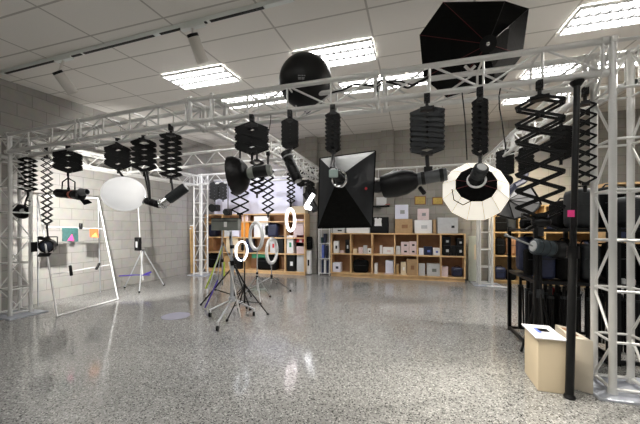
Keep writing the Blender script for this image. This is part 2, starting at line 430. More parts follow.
truss((XLT+.02, YM, 2.36), (XM-.04, YM, ZT), 'flat cross truss between the left side truss and the middle truss', step=.26, verts=False, planar=True)
truss((XLT+.02, YRL, 2.40), (XM, YRL, ZT), 'rear truss, left piece above the rear left tower', step=.26, verts=False, planar=True)
truss((XM+.26, YR, ZT), (XRT, YR, ZT), 'rear truss, right piece over the wooden cube shelves', step=.45, planar=True)
truss((XRT+.24, YFR+.26, ZT), (XRT+.24, 5.1, ZT), 'right side truss, near piece rising to the tall tower')
truss((XRT+.24, 5.12, ZT), (XRT+.24, YR-.02, ZT), 'right side truss, far piece behind the open scissor arm', phase=1)
def tower(x, y, label, h=ZT+.26, plate=True):
    r = truss((x, y, .02), (x, y, h), label, group='vertical towers of the lighting grid', step=.37)
    if plate:
        MB().bb((x-.13, y-.10, 0), (x+.42, y+.36, .018)).build('base_plate', 'plate', r, smooth=False, bevel=.003)
    return r
tower(XRT, YFR, 'tall aluminium truss tower in the right foreground')
tower(XLT-.24, YFR+.04, 'left truss tower next to the painted block wall', ZL+.26)
tower(XLT-.13, YRL, 'rear left truss tower beside the leaning timber planks')
tower(XRT, YR, 'rear right truss tower beside the wooden cube shelves')

# ================================================================== PANTOGRAPHS
def panto(px, yt, yb, wpx, Y, n, label, barw=.03, rz=None, mat_='panto', group='scissor arms hanging from the truss', X=None, thick=.004, layers=(-.03, .03), fan=.5):
    top = PY(px, yt, Y) if X is None else PX(px, yt, X)
    bot = PY(px, yb, top.y)
    D = -SN*top.x+CS*top.y
    wd = wpx*D/F; H = top.z-bot.z
    if rz is None: rz = math.atan2(-top.x, top.y)*.8+random.uniform(-.12, .12)
    else: wd = wd/max(.3, abs(math.cos(rz+math.atan2(top.x, top.y))))
    r = thing('scissor_arm', label, 'pantograph', top, group, rz)
    tz = ZT-top.z-.02
    # clamp and carriage
    MB().box((0, 0, tz-.015), (.05, .06, .07)).tube((0, -.045, tz-.01), (0, .045, tz-.01), .016).build('clamp', 'black_m', r, local=True, bevel=.004)
    MB().tube((0, 0, tz-.04), (0, 0, -.01), .014).box((0, 0, -.012), (wd*.42, .075, .03)).build('carriage', 'black_m', r, local=True)
    ends = fan
    sh = H/(n+2*ends)                # stage height
    arms = MB(); pins = arms
    z = -ends*sh
    for ly in layers:
        if fan:
            for sx in (-1, 1): arms.bar((0, ly, 0), (sx*wd/2, ly, -ends*sh), thick, barw, (0, 0, 1))
            for sx in (-1, 1): arms.bar((0, ly, -H), (sx*wd/2, ly, -H+ends*sh), thick, barw, (0, 0, 1))
        for i in range(n):
            za, zb = z-i*sh, z-(i+1)*sh
            arms.bar((-wd/2, ly-.004, za), (wd/2, ly-.004, zb), thick, barw, (0, 0, 1))
            arms.bar((wd/2, ly+.004, za), (-wd/2, ly+.004, zb), thick, barw, (0, 0, 1))
    for i in range(n+1):
        za = z-i*sh
        for sx in (-1, 1): pins.tube((sx*wd/2, layers[0]-.012, za), (sx*wd/2, layers[-1]+.012, za), min(.011, barw*.28+.002), 6)
        if i < n: pins.tube((0, layers[0]-.012, za-sh/2), (0, layers[-1]+.012, za-sh/2), min(.011, barw*.28+.002), 6)
    arms.build('scissor_bars', mat_, r, local=True, smooth=False)
    MB().box((0, 0, -H), (wd*.34, .07, .026)).tube((0, 0, -H), (0, 0, -H-.07), .014).build('spigot', 'black_m', r, local=True)
    return Vector((top.x, top.y, bot.z))
FB = YFR+.24   # rear chord line
panto(28, 158, 191, 13, FB, 6, 'farthest left scissor arm, half open, above the round black lamp', .022)
panto(47, 157, 224, 8, FB+.05, 10, 'long thin open scissor arm carrying the barn door lamp', .012)
panto(68, 152, 171, 22, FB, 2, 'folded scissor arm above the chrome-and-black lamp at the left wall', .058, fan=.7)
panto(118, 146, 168, 21, FB, 2, 'folded scissor arm carrying the big white globe', .062, fan=.8)
panto(144, 139, 171, 21, FB, 4, 'folded scissor arm just right of the white globe', .036, fan=.9)
panto(171, 134, 177, 19, YFR, 7, 'half open scissor arm above the long diagonal monolight', .022)
panto(252, 125, 152, 31, YFR, 2, 'large folded hexagonal scissor arm above the black dish reflector', .062, fan=.8)
panto(290, 120, 148, 15, YFR, 5, 'narrow folded scissor arm left of the square softbox', .038, fan=1)
panto(333, 113, 152, 13, YFR, 8, 'narrow scissor arm holding the square black softbox', .026, fan=.9)
panto(427, 108, 154, 31, YFR, 7, 'wide grey scissor arm above the silver and black parabolic lamp', .026, mat_='char', fan=1)
panto(480, 99, 155, 13, YFR, 9, 'dense narrow scissor arm holding the glowing white lantern', .022, fan=.8)
panto(539.5, 97, 216, 39, YFR, 6, 'large wide open scissor arm near the right tower', .021, layers=(-.05, .05), thick=.006)
panto(585, 102, 184, 16, FB, 7, 'open scissor arm right behind the black pole', .016)
# arms on the other trusses
panto(240, 172, 214, 17, 3.9, 4, 'open scissor arm right behind the black dish reflector', .018, X=XM+.02)
panto(268, 168, 213, 11, 4.6, 6, 'open scissor arm second behind the dish reflector on the middle truss', .016, X=XM+.24)
panto(257, 160, 193, 13, 4.2, 5, 'half folded scissor arm hidden behind the dish reflector', .022, X=XM+.24)
panto(291, 172, 203, 8, 5.6, 6, 'thin open scissor arm farthest along the middle truss', .018, X=XM+.24)
panto(214.5, 183, 199, 9, YRL, 4, 'small folded scissor arm left of a pair on the rear truss', .06)
panto(223, 183, 199, 7, YRL, 4, 'small folded scissor arm right of a pair on the rear truss', .06)
panto(310, 168, 190, 9, YR, 5, 'folded scissor arm on the rear truss just left of the square softbox', .05)
panto(301, 170, 186, 8, YR, 4, 'folded scissor arm on the rear truss behind the tubular lamp', .05)
panto(505, 151, 174, 15, 6.0, 5, 'folded scissor arm behind the right rim of the glowing lantern', .05, X=XRT+.02)
panto(526, 148, 171, 12, 5.2, 5, 'folded scissor arm behind the left side of the large open one', .04, X=XRT+.02)
panto(561, 128, 158, 16, 3.8, 4, 'half folded scissor arm left of the black pole', .05, X=XRT+.02)

# ================================================================== LAMP HEADS
def yoke(root, c, up, r):
    """small bracket from the mount point down to the lamp"""
    c, up = Vector(c), Vector(up)
    d = (up-c); MB().tube(c+d*.25, up, .011).tube(c-Vector((0, 0, 0)), c+d*.3, r*.3).build('bracket', 'black_m', root)
def monolight(a, b, r, label, body='black', front='flare', mount=None, name='studio_light', group=None, flare=1.25):
    """a: rear end, b: front end"""
    a, b = Vector(a), Vector(b); L = (b-a).length; ax = (b-a)/L
    root = thing(name, label, 'studio light', (a+b)/2-Vector((0, 0, r)), group)
    MB().lathe([(0, 0), (r*.85, 0), (r, L*.04), (r, L*.66), (r*.9, L*.68), (r*.9, L*.72)], a, ax, 22).build('body', body, root)
    MB().lathe([(0, L*.7), (r*.82, L*.7), (r*flare*.9, L*.78), (r*flare, L), (r*flare*.96, L), (r*.7, L*.76), (0, L*.75)], a, ax, 24).build('reflector', 'chrome' if front == 'chrome' else 'black_m', root)
    MB().lathe([(0, -.006), (r*.6, -.006), (r*.7, .0), (0, .001)], a, ax, 18).build('rear_panel', 'lgrey', root)
    for t in (.2, .45, .66): MB().ring(a+ax*L*t, ax, r*1.0, r*.05, 22, 6).build('cooling_band', 'char', root)
    if mount is not None: yoke(root, (a+b)/2, mount, r)
    return root
def P(px, py, Y): return PY(px, py, Y)

# head 1: round black lamp, far left
c = P(22, 211, FB)
rt = thing('round_lamp', 'round black lamp with a bracket hanging beside the left tower', 'studio light', c-Vector((0, 0, .1)))
MB().lathe([(0, -.10), (.05, -.10), (.07, -.04), (.105, 0), (.112, .02), (.100, .022), (.06, -.03), (0, -.035)], c, (.55, -.75, -.35), 24).build('reflector', 'black_m', rt)
MB().lathe([(0, -.034), (.03, -.034), (.028, .005), (0, .012)], c, (.55, -.75, -.35), 14).build('bulb_cover', 'lgrey', rt)
m1 = P(28, 192, FB); MB().path([m1, m1+Vector((0, 0, -.05)), c+Vector((.07, 0, .12)), c+Vector((.03, .02, 0))], .012).ring(P(28, 203, FB), (1, 0, 0), .035, .008).build('bracket', 'black_m', rt)
# head 2: barn door lamp
c = P(47, 246, FB+.05)
rt = thing('barn_door_lamp', 'black fresnel lamp with open barn doors at the end of the long thin scissor arm', 'studio light', c-Vector((0, 0, .14)))
fx = Vector((.62, -.78, -.06)).normalized(); sd = Vector((0, 0, 1)).cross(fx).normalized()
MB().lathe([(0, -.12), (.07, -.12), (.095, -.08), (.095, .03), (.08, .035), (.075, .01), (0, .008)], c, fx, 20).build('body', 'black', rt)
MB().lathe([(0, .012), (.05, .02), (.074, .012)], c, fx, 18).build('lens', 'glass', rt)
bd = MB()
for s_ in (-1, 1):
    bd.bar(c+fx*.04+sd*s_*.095, c+fx*.14+sd*s_*.125, .14, .005, sd)
    bd.bar(c+fx*.04+Vector((0, 0, s_*.095)), c+fx*.12+Vector((0, 0, s_*.135)), .14, .005, (0, 0, 1))
bd.build('barn_doors', 'black_m', rt, smooth=False)
MB().path([c-fx*.03+sd*.11, c-fx*.03+sd*.11+Vector((0, 0, .13)), c-fx*.03-sd*.11+Vector((0, 0, .13)), c-fx*.03-sd*.11], .008).tube(c-fx*.03+Vector((0, 0, .13)), P(47, 226, FB+.05), .011).build('yoke', 'black_m', rt)
# head 3
rt = monolight(P(57, 193, FB), P(81, 195, FB), .06, 'black lamp with orange-red mark pointing right, below the folded scissor arm at the left wall', 'black', 'black', P(68, 173, FB))
MB().lathe([(.058, 0), (.062, .0), (.062, .03), (.058, .03)], P(71.5, 194.5, FB), (P(81, 195, FB)-P(57, 193, FB)), 18).build('marked_band', mat('salmon_mark', (.75, .25, .18), .5), rt)
MB().lathe([(.05, 0), (.052, 0), (.04, .10), (.035, .10)], P(81, 192, FB), (1, .1, 0.0), 16).build('snoot', 'silver', rt)
MB().path([P(62, 190, FB), P(62.5, 182, FB), P(68, 178, FB), P(75, 182, FB), P(75, 190, FB)], .008).build('yoke', 'black_m', rt)
MB().sheet([P(80, 200, FB), P(88, 200, FB), P(92, 203, FB), P(84, 205, FB)], (0, 0, 1), .006).build('flag', 'black', rt, smooth=False)
# head 4: globe
g = P(124, 194, FB-.08)
rt = thing('globe_lamp', 'big smooth white opal globe lamp hanging under the front truss', 'globe lamp', g-Vector((0, 0, .24)))
MB().sphere(g, .232, 36, 22, (1.12, 1, .93)).build('globe', 'ball', rt)
gm = P(118, 170, FB)
MB().tube(gm, g+Vector((0, .03, .17)), .014).lathe([(0, 0), (.07, 0), (.085, .05), (0, .05)], g+Vector((0, .02, .20)), (0, 0, -1), 18).build('mount', 'black_m', rt)
# head 5
rt = monolight(P(160, 205, FB+.05), P(141, 199, FB+.02), .045, 'small black monolight right beside the white globe', 'black', 'chrome', P(144, 171, FB), flare=1.2)
MB().path([P(147, 172, FB), P(149, 184, FB), P(150, 200, FB)], .015).build('arm', 'black_m', rt)
# head 6: long diagonal monolight
rt = monolight(P(186, 187, YFR), P(161, 205, YFR-.1), .055, 'long diagonal monolight with a chrome face pointing down left', 'char', 'chrome', P(171, 178, YFR), flare=1.0)
MB().ring(P(162.5, 204, YFR-.1), P(161, 205, YFR-.1)-P(186, 187, YFR), .048, .012, 20, 8).build('bayonet_ring', 'chrome', rt)
# head 7: dish reflector + light
rear, dish = P(274, 169, YFR+.02), P(239, 175, YFR-.05)
ax = (dish-rear).normalized()
rt = thing('beauty_dish_light', 'black bowl reflector on a grey monolight pointing left under the hexagonal arm', 'studio light', dish-Vector((0, 0, .2)))
MB().lathe([(.045, -.09), (.10, -.085), (.165, -.04), (.198, .03), (.200, .065), (.190, .065), (.155, -.02), (.09, -.07), (.045, -.075)], dish, ax, 36).build('bowl', 'black', rt)
MB().lathe([(0, -.34), (.05, -.34), (.055, -.33), (.055, -.1), (0, -.1)], dish, ax, 20).build('body', 'case', rt)
MB().lathe([(.056, -.30), (.058, -.30), (.058, -.16), (.056, -.16)], dish, ax, 20).build('side_band', 'black_m', rt)
MB().path([P(252, 149, YFR), P(252, 160, YFR), P(257, 170, YFR)], .012).build('bracket', 'black_m', rt)
# head 8: tubular lamp
rt = monolight(P(298, 181, YFR-.05), P(286, 153, YFR), .05, 'black tubular lamp tilted steeply below the narrow arm left of the softbox', 'black', 'black', P(290, 148, YFR), flare=1.1)
MB().ring(P(288, 157, YFR), P(286, 153, YFR)-P(298, 181, YFR), .055, .008, 20, 6).build('front_ring', 'grey', rt)
# head 9: square softbox
sb = thing('square_softbox', 'large black square softbox with a silver ring and red logo, hanging in the middle', 'softbox', P(345, 226, 3.0))
ap = W(338.5, 177.5, 2.45)
rim = [W(320, 158.5, 2.95), W(375.5, 151, 2.85), W(372, 227, 2.85), W(318, 228, 2.95)]
ctr = sum(rim, Vector())/4
def edge(p, t): return ap.lerp(p, t)+(ctr-p).normalized()*(.05*math.sin(math.pi*t))*-.35
ts = [.13, .3, .5, .75, 1.0]
for k, (m_, nm) in enumerate((('grey', 'top_panel'), ('charp', 'right_panel'), ('black_f', 'bottom_panel'), ('charp', 'left_panel'))):  # black cloth; the top panel's paler grey paints in light falling on it
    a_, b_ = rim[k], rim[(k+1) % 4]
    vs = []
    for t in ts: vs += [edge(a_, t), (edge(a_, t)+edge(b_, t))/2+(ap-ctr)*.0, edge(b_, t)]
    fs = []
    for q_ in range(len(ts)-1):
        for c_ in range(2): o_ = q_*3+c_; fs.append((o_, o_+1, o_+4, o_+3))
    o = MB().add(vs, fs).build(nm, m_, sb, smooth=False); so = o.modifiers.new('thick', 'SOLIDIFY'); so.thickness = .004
nr = (rim[1]-rim[0]).cross(rim[3]-rim[0]).normalized()
if nr.y < 0: nr = -nr
MB().sheet([ctr+(p-ctr)*.88+nr*.004 for p in rim], nr, .006).build('front_diffuser', 'white', sb, smooth=False)
ed = MB()
for i in range(4): ed.bar(rim[i], rim[(i+1) % 4], .012, .012, nr)
ed.build('rim', 'black_f', sb)
axr = (sum(rim, Vector())/4-ap).normalized()
MB().ring(ap+axr*.035, Vector((.35, .9, .18)), .064, .013, 28, 8, ref=(0, 0, 1)).build('speed_ring', 'chrome', sb)
MB().lathe([(0, 0), (.012, 0), (.012, .004), (0, .004)], W(366, 188.5, 2.69), -ray(366, 188.5), 12).build('logo', 'red', sb)
rt = monolight(W(333, 171, 2.30), ap+axr*.04, .036, 'monolight with a pale green display at the back of the square softbox', 'black', 'black', P(333, 153, YFR), flare=1.1)
MB().path([P(333, 153, YFR), P(332.5, 161, YFR-.2), W(331, 168, 2.33)], .012).build('arm', 'black_m', rt)
MB().box(W(333.5, 173.5, 2.26), (.07, .02, .06), Matrix.Rotation(.1, 3, 'Z')).build('display', 'led', rt, bevel=.008)
# head 10: parabolic reflector
f0, f1 = P(383, 187, YFR+.05), P(418, 179, YFR)
ax = (f0-f1).normalized(); L = (f0-f1).length
rt = thing('parabolic_light', 'long black parabolic reflector on a silver-grey monolight pointing left', 'studio light', (f0+f1)/2-Vector((0, 0, .15)))
MB().lathe([(.05, .0), (.08, .03), (.112, .11), (.118, .2), (.108, L*.92), (.100, L), (.094, L), (.10, .2), (.05, .02)], f1, ax, 30).build('reflector', 'black', rt)
bk = P(447, 174, YFR-.02)
MB().lathe([(0, 0), (.052, 0), (.055, .01), (.055, (bk-f1).length), (0, (bk-f1).length)], bk, f1-bk, 22).build('body', 'slate', rt)
MB().lathe([(.056, 0), (.059, 0), (.059, .03), (.056, .03)], bk.lerp(f1, .12), f1-bk, 22).build('band', 'black_m', rt)
MB().lathe([(.056, 0), (.059, 0), (.059, .03), (.056, .03)], bk.lerp(f1, .75), f1-bk, 22).build('band', 'black_m', rt)
MB().tube(P(427, 156, YFR), P(428, 172, YFR), .017).box(P(428, 170, YFR), (.07, .07, .05)).build('bracket', 'black_m', rt)
MB().tube(P(420, 188, YFR), P(424, 193, YFR-.05), .02).build('knob', 'black', rt)
# head 11: lantern (lit white)
lc = W(476, 192, 2.62)
nrm = (-ray(476, 182)).normalized()
uu = Vector((0, 0, 1)).cross(nrm).normalized(); vv = nrm.cross(uu)
rt = thing('octagonal_lantern', 'glowing white many-sided lantern softbox with a black centre under the truss', 'softbox', lc-Vector((0, 0, .3)))
def pol(px, py, D): return W(px, py, D)
sc = MB(); N = 12
outer = []; 
for k in range(N):
    a = 2*math.pi*(k+.5)/N; outer.append(W(476+34.5*math.cos(a), 191.5-29.5*math.sin(a), 2.62))
inner = [W(476.5+21.5*math.cos(2*math.pi*(k+.5)/N), 184.5-17.5*math.sin(2*math.pi*(k+.5)/N), 2.44) for k in range(N)]
backr = [p+(p-Vector((0, 0, CH))).normalized()*.22+(lc-p)*.25 for p in outer]
fc = Vector((0, 0, 0))
for p in backr: fc += p/N
vs = outer+inner+backr+[fc]
fs = [(k, (k+1) % N, N+(k+1) % N, N+k) for k in range(N)]+[(k, (k+1) % N, 2*N+(k+1) % N, 2*N+k) for k in range(N)]+[(2*N+k, 2*N+(k+1) % N, 3*N) for k in range(N)]
sc.add(vs, fs); sc.build('diffuser', 'fabw', rt, smooth=False)
sm = MB()
for k in range(N): sm.tube(outer[k], inner[k], .0022, 5)
sm.build('seams', 'creamd', rt)
ic = W(477, 183, 2.36)
bk = MB(); bk.add([p-ray(476, 185)*.006 for p in inner]+[ic+ray(476, 184)*.04], [(k, (k+1) % N, N) for k in range(N)])
o = bk.build('back_skirt', 'black_f', rt, smooth=False); so = o.modifiers.new('thick', 'SOLIDIFY'); so.thickness = .004
for k in (0, 5, 11, 6): MB().tube(inner[k]-ray(476, 185)*.012, ic.lerp(inner[k], .35)-ray(476, 185)*.02, .003, 5).build('red_rod', 'redd', rt)
MB().ring(W(476.5, 180, 2.34), nrm+Vector((0, 0, .5)), .062, .009, 26, 8).build('speed_ring', 'white', rt)
rt = monolight(W(482, 167, 2.25), W(475, 180, 2.36), .052, 'monolight behind the glowing white lantern', 'char', 'black', P(480, 157, YFR), flare=1.05)
MB().path([W(452, 189, 2.38), W(454, 200, 2.4), W(463, 205, 2.42), W(471, 201, 2.40)], .004).build('cable', 'black', rt)
# head 12: black mount at the foot of the big open arm
c = P(541, 222, YFR)
rt = thing('lamp_mount', 'black splayed lamp mount at the bottom of the large open scissor arm', 'lamp mount', c-Vector((0, 0, .08)))
MB().sphere(c, .055, 16, 10, (1.3, .9, .8)).build('hub', 'black_m', rt)
am = MB()
for q in ((522, 214), (561, 213), (526, 230), (558, 229), (541, 236)): am.bar(c, P(q[0], q[1], YFR-.03), .035, .02, (0, 0, 1))
am.build('arms', 'black', rt, smooth=False)
MB().tube(c, P(540, 213, YFR), .02).build('spigot', 'black_m', rt)

# small heads at the back
def small_head(px, py, Y, wpx, hpx, label, m='black', X=None):
    c = PY(px, py, Y); D = -SN*c.x+CS*c.y; a = wpx*D/F; h = hpx*D/F
    rt = thing('studio_light', label, 'studio light', c-Vector((0, 0, h/2)))
    MB().box(c, (a, a*.7, h*.8)).build('body', m, rt, bevel=.02)
    MB().lathe([(0, 0), (a*.4, 0), (a*.45, .05), (a*.38, .05), (0, .02)], c+Vector((0, -a*.35, 0)), (0, -1, -.2), 18).build('lens_hood', 'black_m', rt)
    MB().tube(c, (c.x, c.y, ZT-.01), .012).build('drop_rod', 'black_m', rt)
small_head(215, 208, YRL, 9, 8, 'small square black lamp against the white backdrop at the rear left')
small_head(228, 212, YRL, 7, 8, 'small black lamp left of the open scissor arm above the grey case')
small_head(505, 181, 5.6, 12, 9, 'black lamp behind the right edge of the glowing lantern')
small_head(311, 192, YR-.3, 10, 8, 'black lamp at the rear left of the square softbox')
small_head(377, 187, YR, 12, 13, 'dark round lamp on the rear truss, peeking out left of the parabolic reflector')
c = PY(309, 203, 6.6)
rt = thing('tube_light', 'glowing white angled tube light just left of the square softbox', 'studio light', c-Vector((0, 0, .15)))
MB().path([PY(313.5, 194, 6.6), PY(305.5, 207, 6.6), PY(311, 208.5, 6.6)], .045, 10).build('tube', 'beamlit', rt)
MB().tube(PY(306, 193, 6.72), PY(316, 211, 6.72), .09, 12).build('housing', 'black', rt)
h_ = PY(308, 196, 6.72); MB().tube(h_, (h_.x, h_.y, ZT), .014).build('drop_rod', 'black_m', rt)
# grey umbrella softbox right
c = W(512, 198, 4.0)
rt = thing('silver_umbrella', 'grey folding umbrella reflector with black edge, right of the glowing lantern', 'umbrella', c-Vector((0, 0, .4)))
po = [(495, 209), (500, 196), (515, 189), (531, 187), (537, 196), (541, 204), (533, 213), (514, 219), (498, 215)]
cc = W(508, 200, 3.96); rimu = [W(x, y, 4.03+.003*(x-495)) for x, y in po]; k9 = len(po)
o = MB().add(rimu+[cc], [(k, (k+1) % k9, k9) for k in range(k9)]).build('canopy', 'silver', rt, smooth=False)
so = o.modifiers.new('thick', 'SOLIDIFY'); so.thickness = .004
ed = MB()
for k in range(k9): ed.tube(rimu[k], rimu[(k+1) % k9], .015, 6)
ed.build('rim', 'black', rt)
rb = MB()
for k in range(k9): rb.tube(rimu[k], cc, .006, 5)
rb.build('ribs', 'black', rt)
MB().path([W(505, 196, 3.92), W(514, 186, 3.92), W(524, 181, 3.96), W(526.5, 169, 4.02)], .038).build('arm', 'blue', rt)
MB().tube(cc, W(505, 196, 3.92), .016).build('shaft', 'black_m', rt)

# ================================================================== ON TOP OF THE TRUSS
dc = W(305.5, 81, 3.2); ax = -ray(305, 96); ax = Vector((ax.x, ax.y, ax.z+.15)).normalized()
rt = thing('reflector_dome', 'glossy black dome-shaped reflector lying on top of the front truss', 'reflector', dc-Vector((0, 0, .27)))
RD = 26.5*3.2/F
MB().lathe([(0, .16), (RD*.3, .153), (RD*.55, .13), (RD*.8, .085), (RD*.94, .035), (RD, -.01), (RD, -.05), (RD*.95, -.05), (RD*.9, 0), (0, .02)], dc, ax, 48).build('dome', 'black_m', rt); dm = rt.children[-1]
u1 = Vector((0, 0, 1)).cross(ax).normalized(); v1 = ax.cross(u1)
lgm = MB()
def dsurf(x, y):
    rr = math.hypot(x, y); return dc+u1*x+v1*y+ax*(.158-(rr/RD)**2*.075+.003)
for yy, ws in ((.012, (.018, .01, .014, .012)), (-.008, (.03, .03)), (-.02, (.028, .028))):
    x = -.035
    for w_ in ws:
        lgm.bar(dsurf(x-.04, yy+.01), dsurf(x-.04+w_, yy+.01), .009, .003, ax); x += w_+.006
lgm.build('logo', 'grey', rt, smooth=False, sub=dm)
MB().tube(dc-ax*.03-v1*.24, dc-ax*.03-v1*.30+u1*.05, .05, 10).build('bayonet', 'blue', rt)
# octagonal softbox
oc = thing('octagonal_softbox', 'huge black octagonal softbox with thin red seams standing on the front truss', 'softbox', W(474, 97, 2.95))
opx = [(419.5, 35), (443, 2), (505, 1), (529, 8.5), (522.5, 55), (497, 88), (447, 98), (423.5, 78)]
orim = [W(x, y, 2.93+.0012*(y)) for x, y in opx]; oa = W(488, 44, 2.72); N = 8
omid = [oa.lerp(p, .5)-ray(474, 45)*.05 for p in orim]
o = MB().add([oa.lerp(p, .1) for p in orim]+omid+orim, [(k, (k+1) % N, N+(k+1) % N, N+k) for k in range(N)]+[(N+k, N+(k+1) % N, 2*N+(k+1) % N, 2*N+k) for k in range(N)]).build('shell', 'black_f', oc, smooth=False)
so = o.modifiers.new('thick', 'SOLIDIFY'); so.thickness = .005
MB().sheet([p+ray(474, 45)*.004 for p in orim], ray(474, 45), .006).build('front_diffuser', 'white', oc, smooth=False)
sm = MB(); sb_ = MB()
for k in range(8):
    (sm if k in (1, 4, 6, 7, 0) else sb_).path([oa.lerp(orim[k], .1)-ray(474, 45)*.004, omid[k]-ray(474, 45)*.004, orim[k]-ray(474, 45)*.003], .0028, 5)
sm.build('red_seams', 'redd', oc); sb_.build('seams', 'black', oc)
MB().ring(oa, -ray(488, 44), .045, .012, 22, 8).sphere(oa, .03, 12, 8).build('speed_ring', 'chrome', oc)
MB().lathe([(0, 0), (.05, 0), (.07, .03), (0, .04)], oa+ray(488, 44)*.01, -ray(488, 44), 18).build('mount_hub', 'black', oc)
# white bracket under the octabox apex on the truss
c = PY(472, 65, YFR+.1)
one(MB().path([PY(465, 66, YFR+.1), PY(470, 71, YFR+.1), PY(475, 66, YFR+.1)], .013), 'truss_clamp', 'alu', 'small pale clamp on the truss just under the octagonal softbox', 'clamp')
# cables
def cable(pts, label, r=.006, m='black', kind='cable'):
    return one(MB().path([Vector(p) for p in pts], r, 6), kind, m, label, 'cable')
def sm_pts(fn, n=10): return [fn(i/n) for i in range(n+1)]
cable([P(501, 85, YFR), P(499, 96, YFR), P(499.5, 108, YFR), P(502, 122, YFR), P(504, 136, YFR), P(506, 150, YFR)], 'thin black cable dangling between the lantern arm and the large open arm', .005)
cable([P(462, 92, YFR), P(463.5, 105, YFR), P(465, 120, YFR), P(466, 138, YFR), P(467, 160, YFR)], 'thin black cable dangling left of the glowing lantern arm', .005)
cable([P(271, 113, YFR), P(270.5, 122, YFR), P(269, 131, YFR)], 'short thin cable right of the large hexagonal scissor arm', .004)
cable([P(x, y, YFR+.12) for x, y in ((330, 93), (343, 90), (355, 84), (375, 86), (381, 80), (395, 84), (408, 88), (420, 82), (428, 78))], 'black cable looping inside the truss left of the octagonal softbox', .009)
cable([P(x, y, YFR+.12) for x, y in ((378, 92), (377, 87), (384, 82), (400, 81), (412, 85), (430, 76))], 'second black cable inside the truss by its bolted joint', .007)

# ================================================================== BLACK POLE
pb, pt = FL(569.5, 398), W(577, 77, 2.33); pt.z = min(pt.z, ZT-.03)
rt = thing('support_pole', 'tall black pole from the floor to the truss in the right foreground', 'pole', pb)
MB().lathe([(0, 0), (.036, 0), (.038, .012), (.028, .03), (0, .03)], pb, (0, 0, 1), 18).build('foot', 'black', rt)
MB().tube(pb+Vector((0, 0, .02)), pb.lerp(pt, .45), .027, 16).build('outer_tube', 'black_m', rt)
MB().tube(pb.lerp(pt, .45), pt-Vector((0, 0, .03)), .021, 16).build('inner_tube', 'black_m', rt)
MB().lathe([(0, 0), (.026, 0), (.045, .03), (.045, .04), (0, .04)], pt-Vector((0, 0, .045)), (0, 0, 1), 18).build('head_cup', 'black', rt)
tg = pb.lerp(pt, .56)
MB().box(W(571, 213.5, 2.22), (.052, .012, .05), Matrix.Rotation(.5, 3, 'Z')).build('tag', 'pink', rt, smooth=False)
MB().lathe([(0, 0), (.038, 0), (.038, .09), (0, .09)], pb.lerp(pt, .43), pt-pb, 14).build('lever_collar', 'black', rt)

# ================================================================== CREAM BOXES
z1 = .42
def bin_(a, b, c, d, h, name, label, front, side):
    pass
rt = thing('cardboard_box', 'cream box with a white paper lid flap, left of the black pole', 'box', FL(545, 391))
q = [FL(538, 391), FL(567, 395), None, FL(524.5, 372)]; q[2] = q[1]+(q[3]-q[0])
MB().sheet([Vector((p.x, p.y, 0.001)) for p in q], (0, 0, 1), .40).build('body', 'cream', rt, smooth=False, bevel=.004)
ct = sum((Vector((p.x, p.y, .40)) for p in q), Vector())/4
lid = [ct+(Vector((p.x, p.y, .40))-ct)*1.10+Vector((-.01, 0, .006)) for p in q]
MB().sheet(lid, (0, 0, 1), .008).build('lid', 'paper', rt, smooth=False)
ex = (q[1]-q[0]).normalized(); ey = (q[3]-q[0]).normalized()
MB().sheet([ct+ex*a+ey*b+Vector((0, 0, .015)) for a, b in ((-.035, -.01), (.035, -.01), (.035, .06), (-.035, .06))], (0, 0, 1), .004).build('handle_hole', 'black', rt, smooth=False)
MB().sheet([ct+ex*a+ey*b+Vector((0, 0, .015)) for a, b in ((-.055, -.05), (-.03, -.05), (-.03, .07), (-.055, .07))], (0, 0, 1), .003).build('label_mark', 'bluel', rt, smooth=False)
rt = thing('cardboard_box', 'cream box with an open hand slot, between the black pole and the truss tower', 'box', FL(583, 392))
q = [FL(569, 390)+Vector((.02, .03, 0)), FL(593.5, 395), None, None]; q[3] = q[0]+Vector((.03, .34, 0)); q[2] = q[1]+Vector((-.02, .34, 0))
MB().sheet([Vector((p.x, p.y, 0.001)) for p in q], (0, 0, 1), .40).build('body', 'creamd', rt, smooth=False, bevel=.004)
ct = sum((Vector((p.x, p.y, .401)) for p in q), Vector())/4
MB().sheet([ct+Vector((a, b, .0)) for a, b in ((-.02, -.10), (.012, -.10), (.0, .10), (-.03, .10))], (0, 0, 1), .003).build('hand_slot', 'woodd', rt, smooth=False)
MB().box(Vector((q[0].x+.03, q[0].y-.006, .07)), (.012, .012, .045)).build('label_mark', 'case', rt, smooth=False)

# ================================================================== RIGHT RACKS WITH GEAR
def rack(x0, x1, y0, y1, zs, h, label, m='black_m'):
    rt = thing('storage_rack', label, 'rack', Vector(((x0+x1)/2, (y0+y1)/2, 0)), 'black storage racks')
    for x in (x0, x1):
        for y in (y0, y1): MB().bb((x-.018, y-.018, 0), (x+.018, y+.018, h)).build('post', m, rt, smooth=False)
    for z in zs:
        f = MB()
        for y in (y0, y1): f.bb((x0, y-.012, z-.03), (x1, y+.012, z))
        for x in (x0, x1): f.bb((x-.012, y0, z-.03), (x+.012, y1, z))
        if z > .1: f.bb((x0, y0, z-.012), (x1, y1, z-.004))
        f.build('shelf', m, rt, smooth=False)
    return rt
rack(1.16, 1.74, 3.42, 4.24, (.05, .74, 1.245), 1.26, 'black metal rack left of the black pole, filled with upright stands')
rack(1.80, 2.16, 3.42, 4.24, (.05, .74, 1.245), 1.26, 'black metal rack between the black pole and the truss tower')
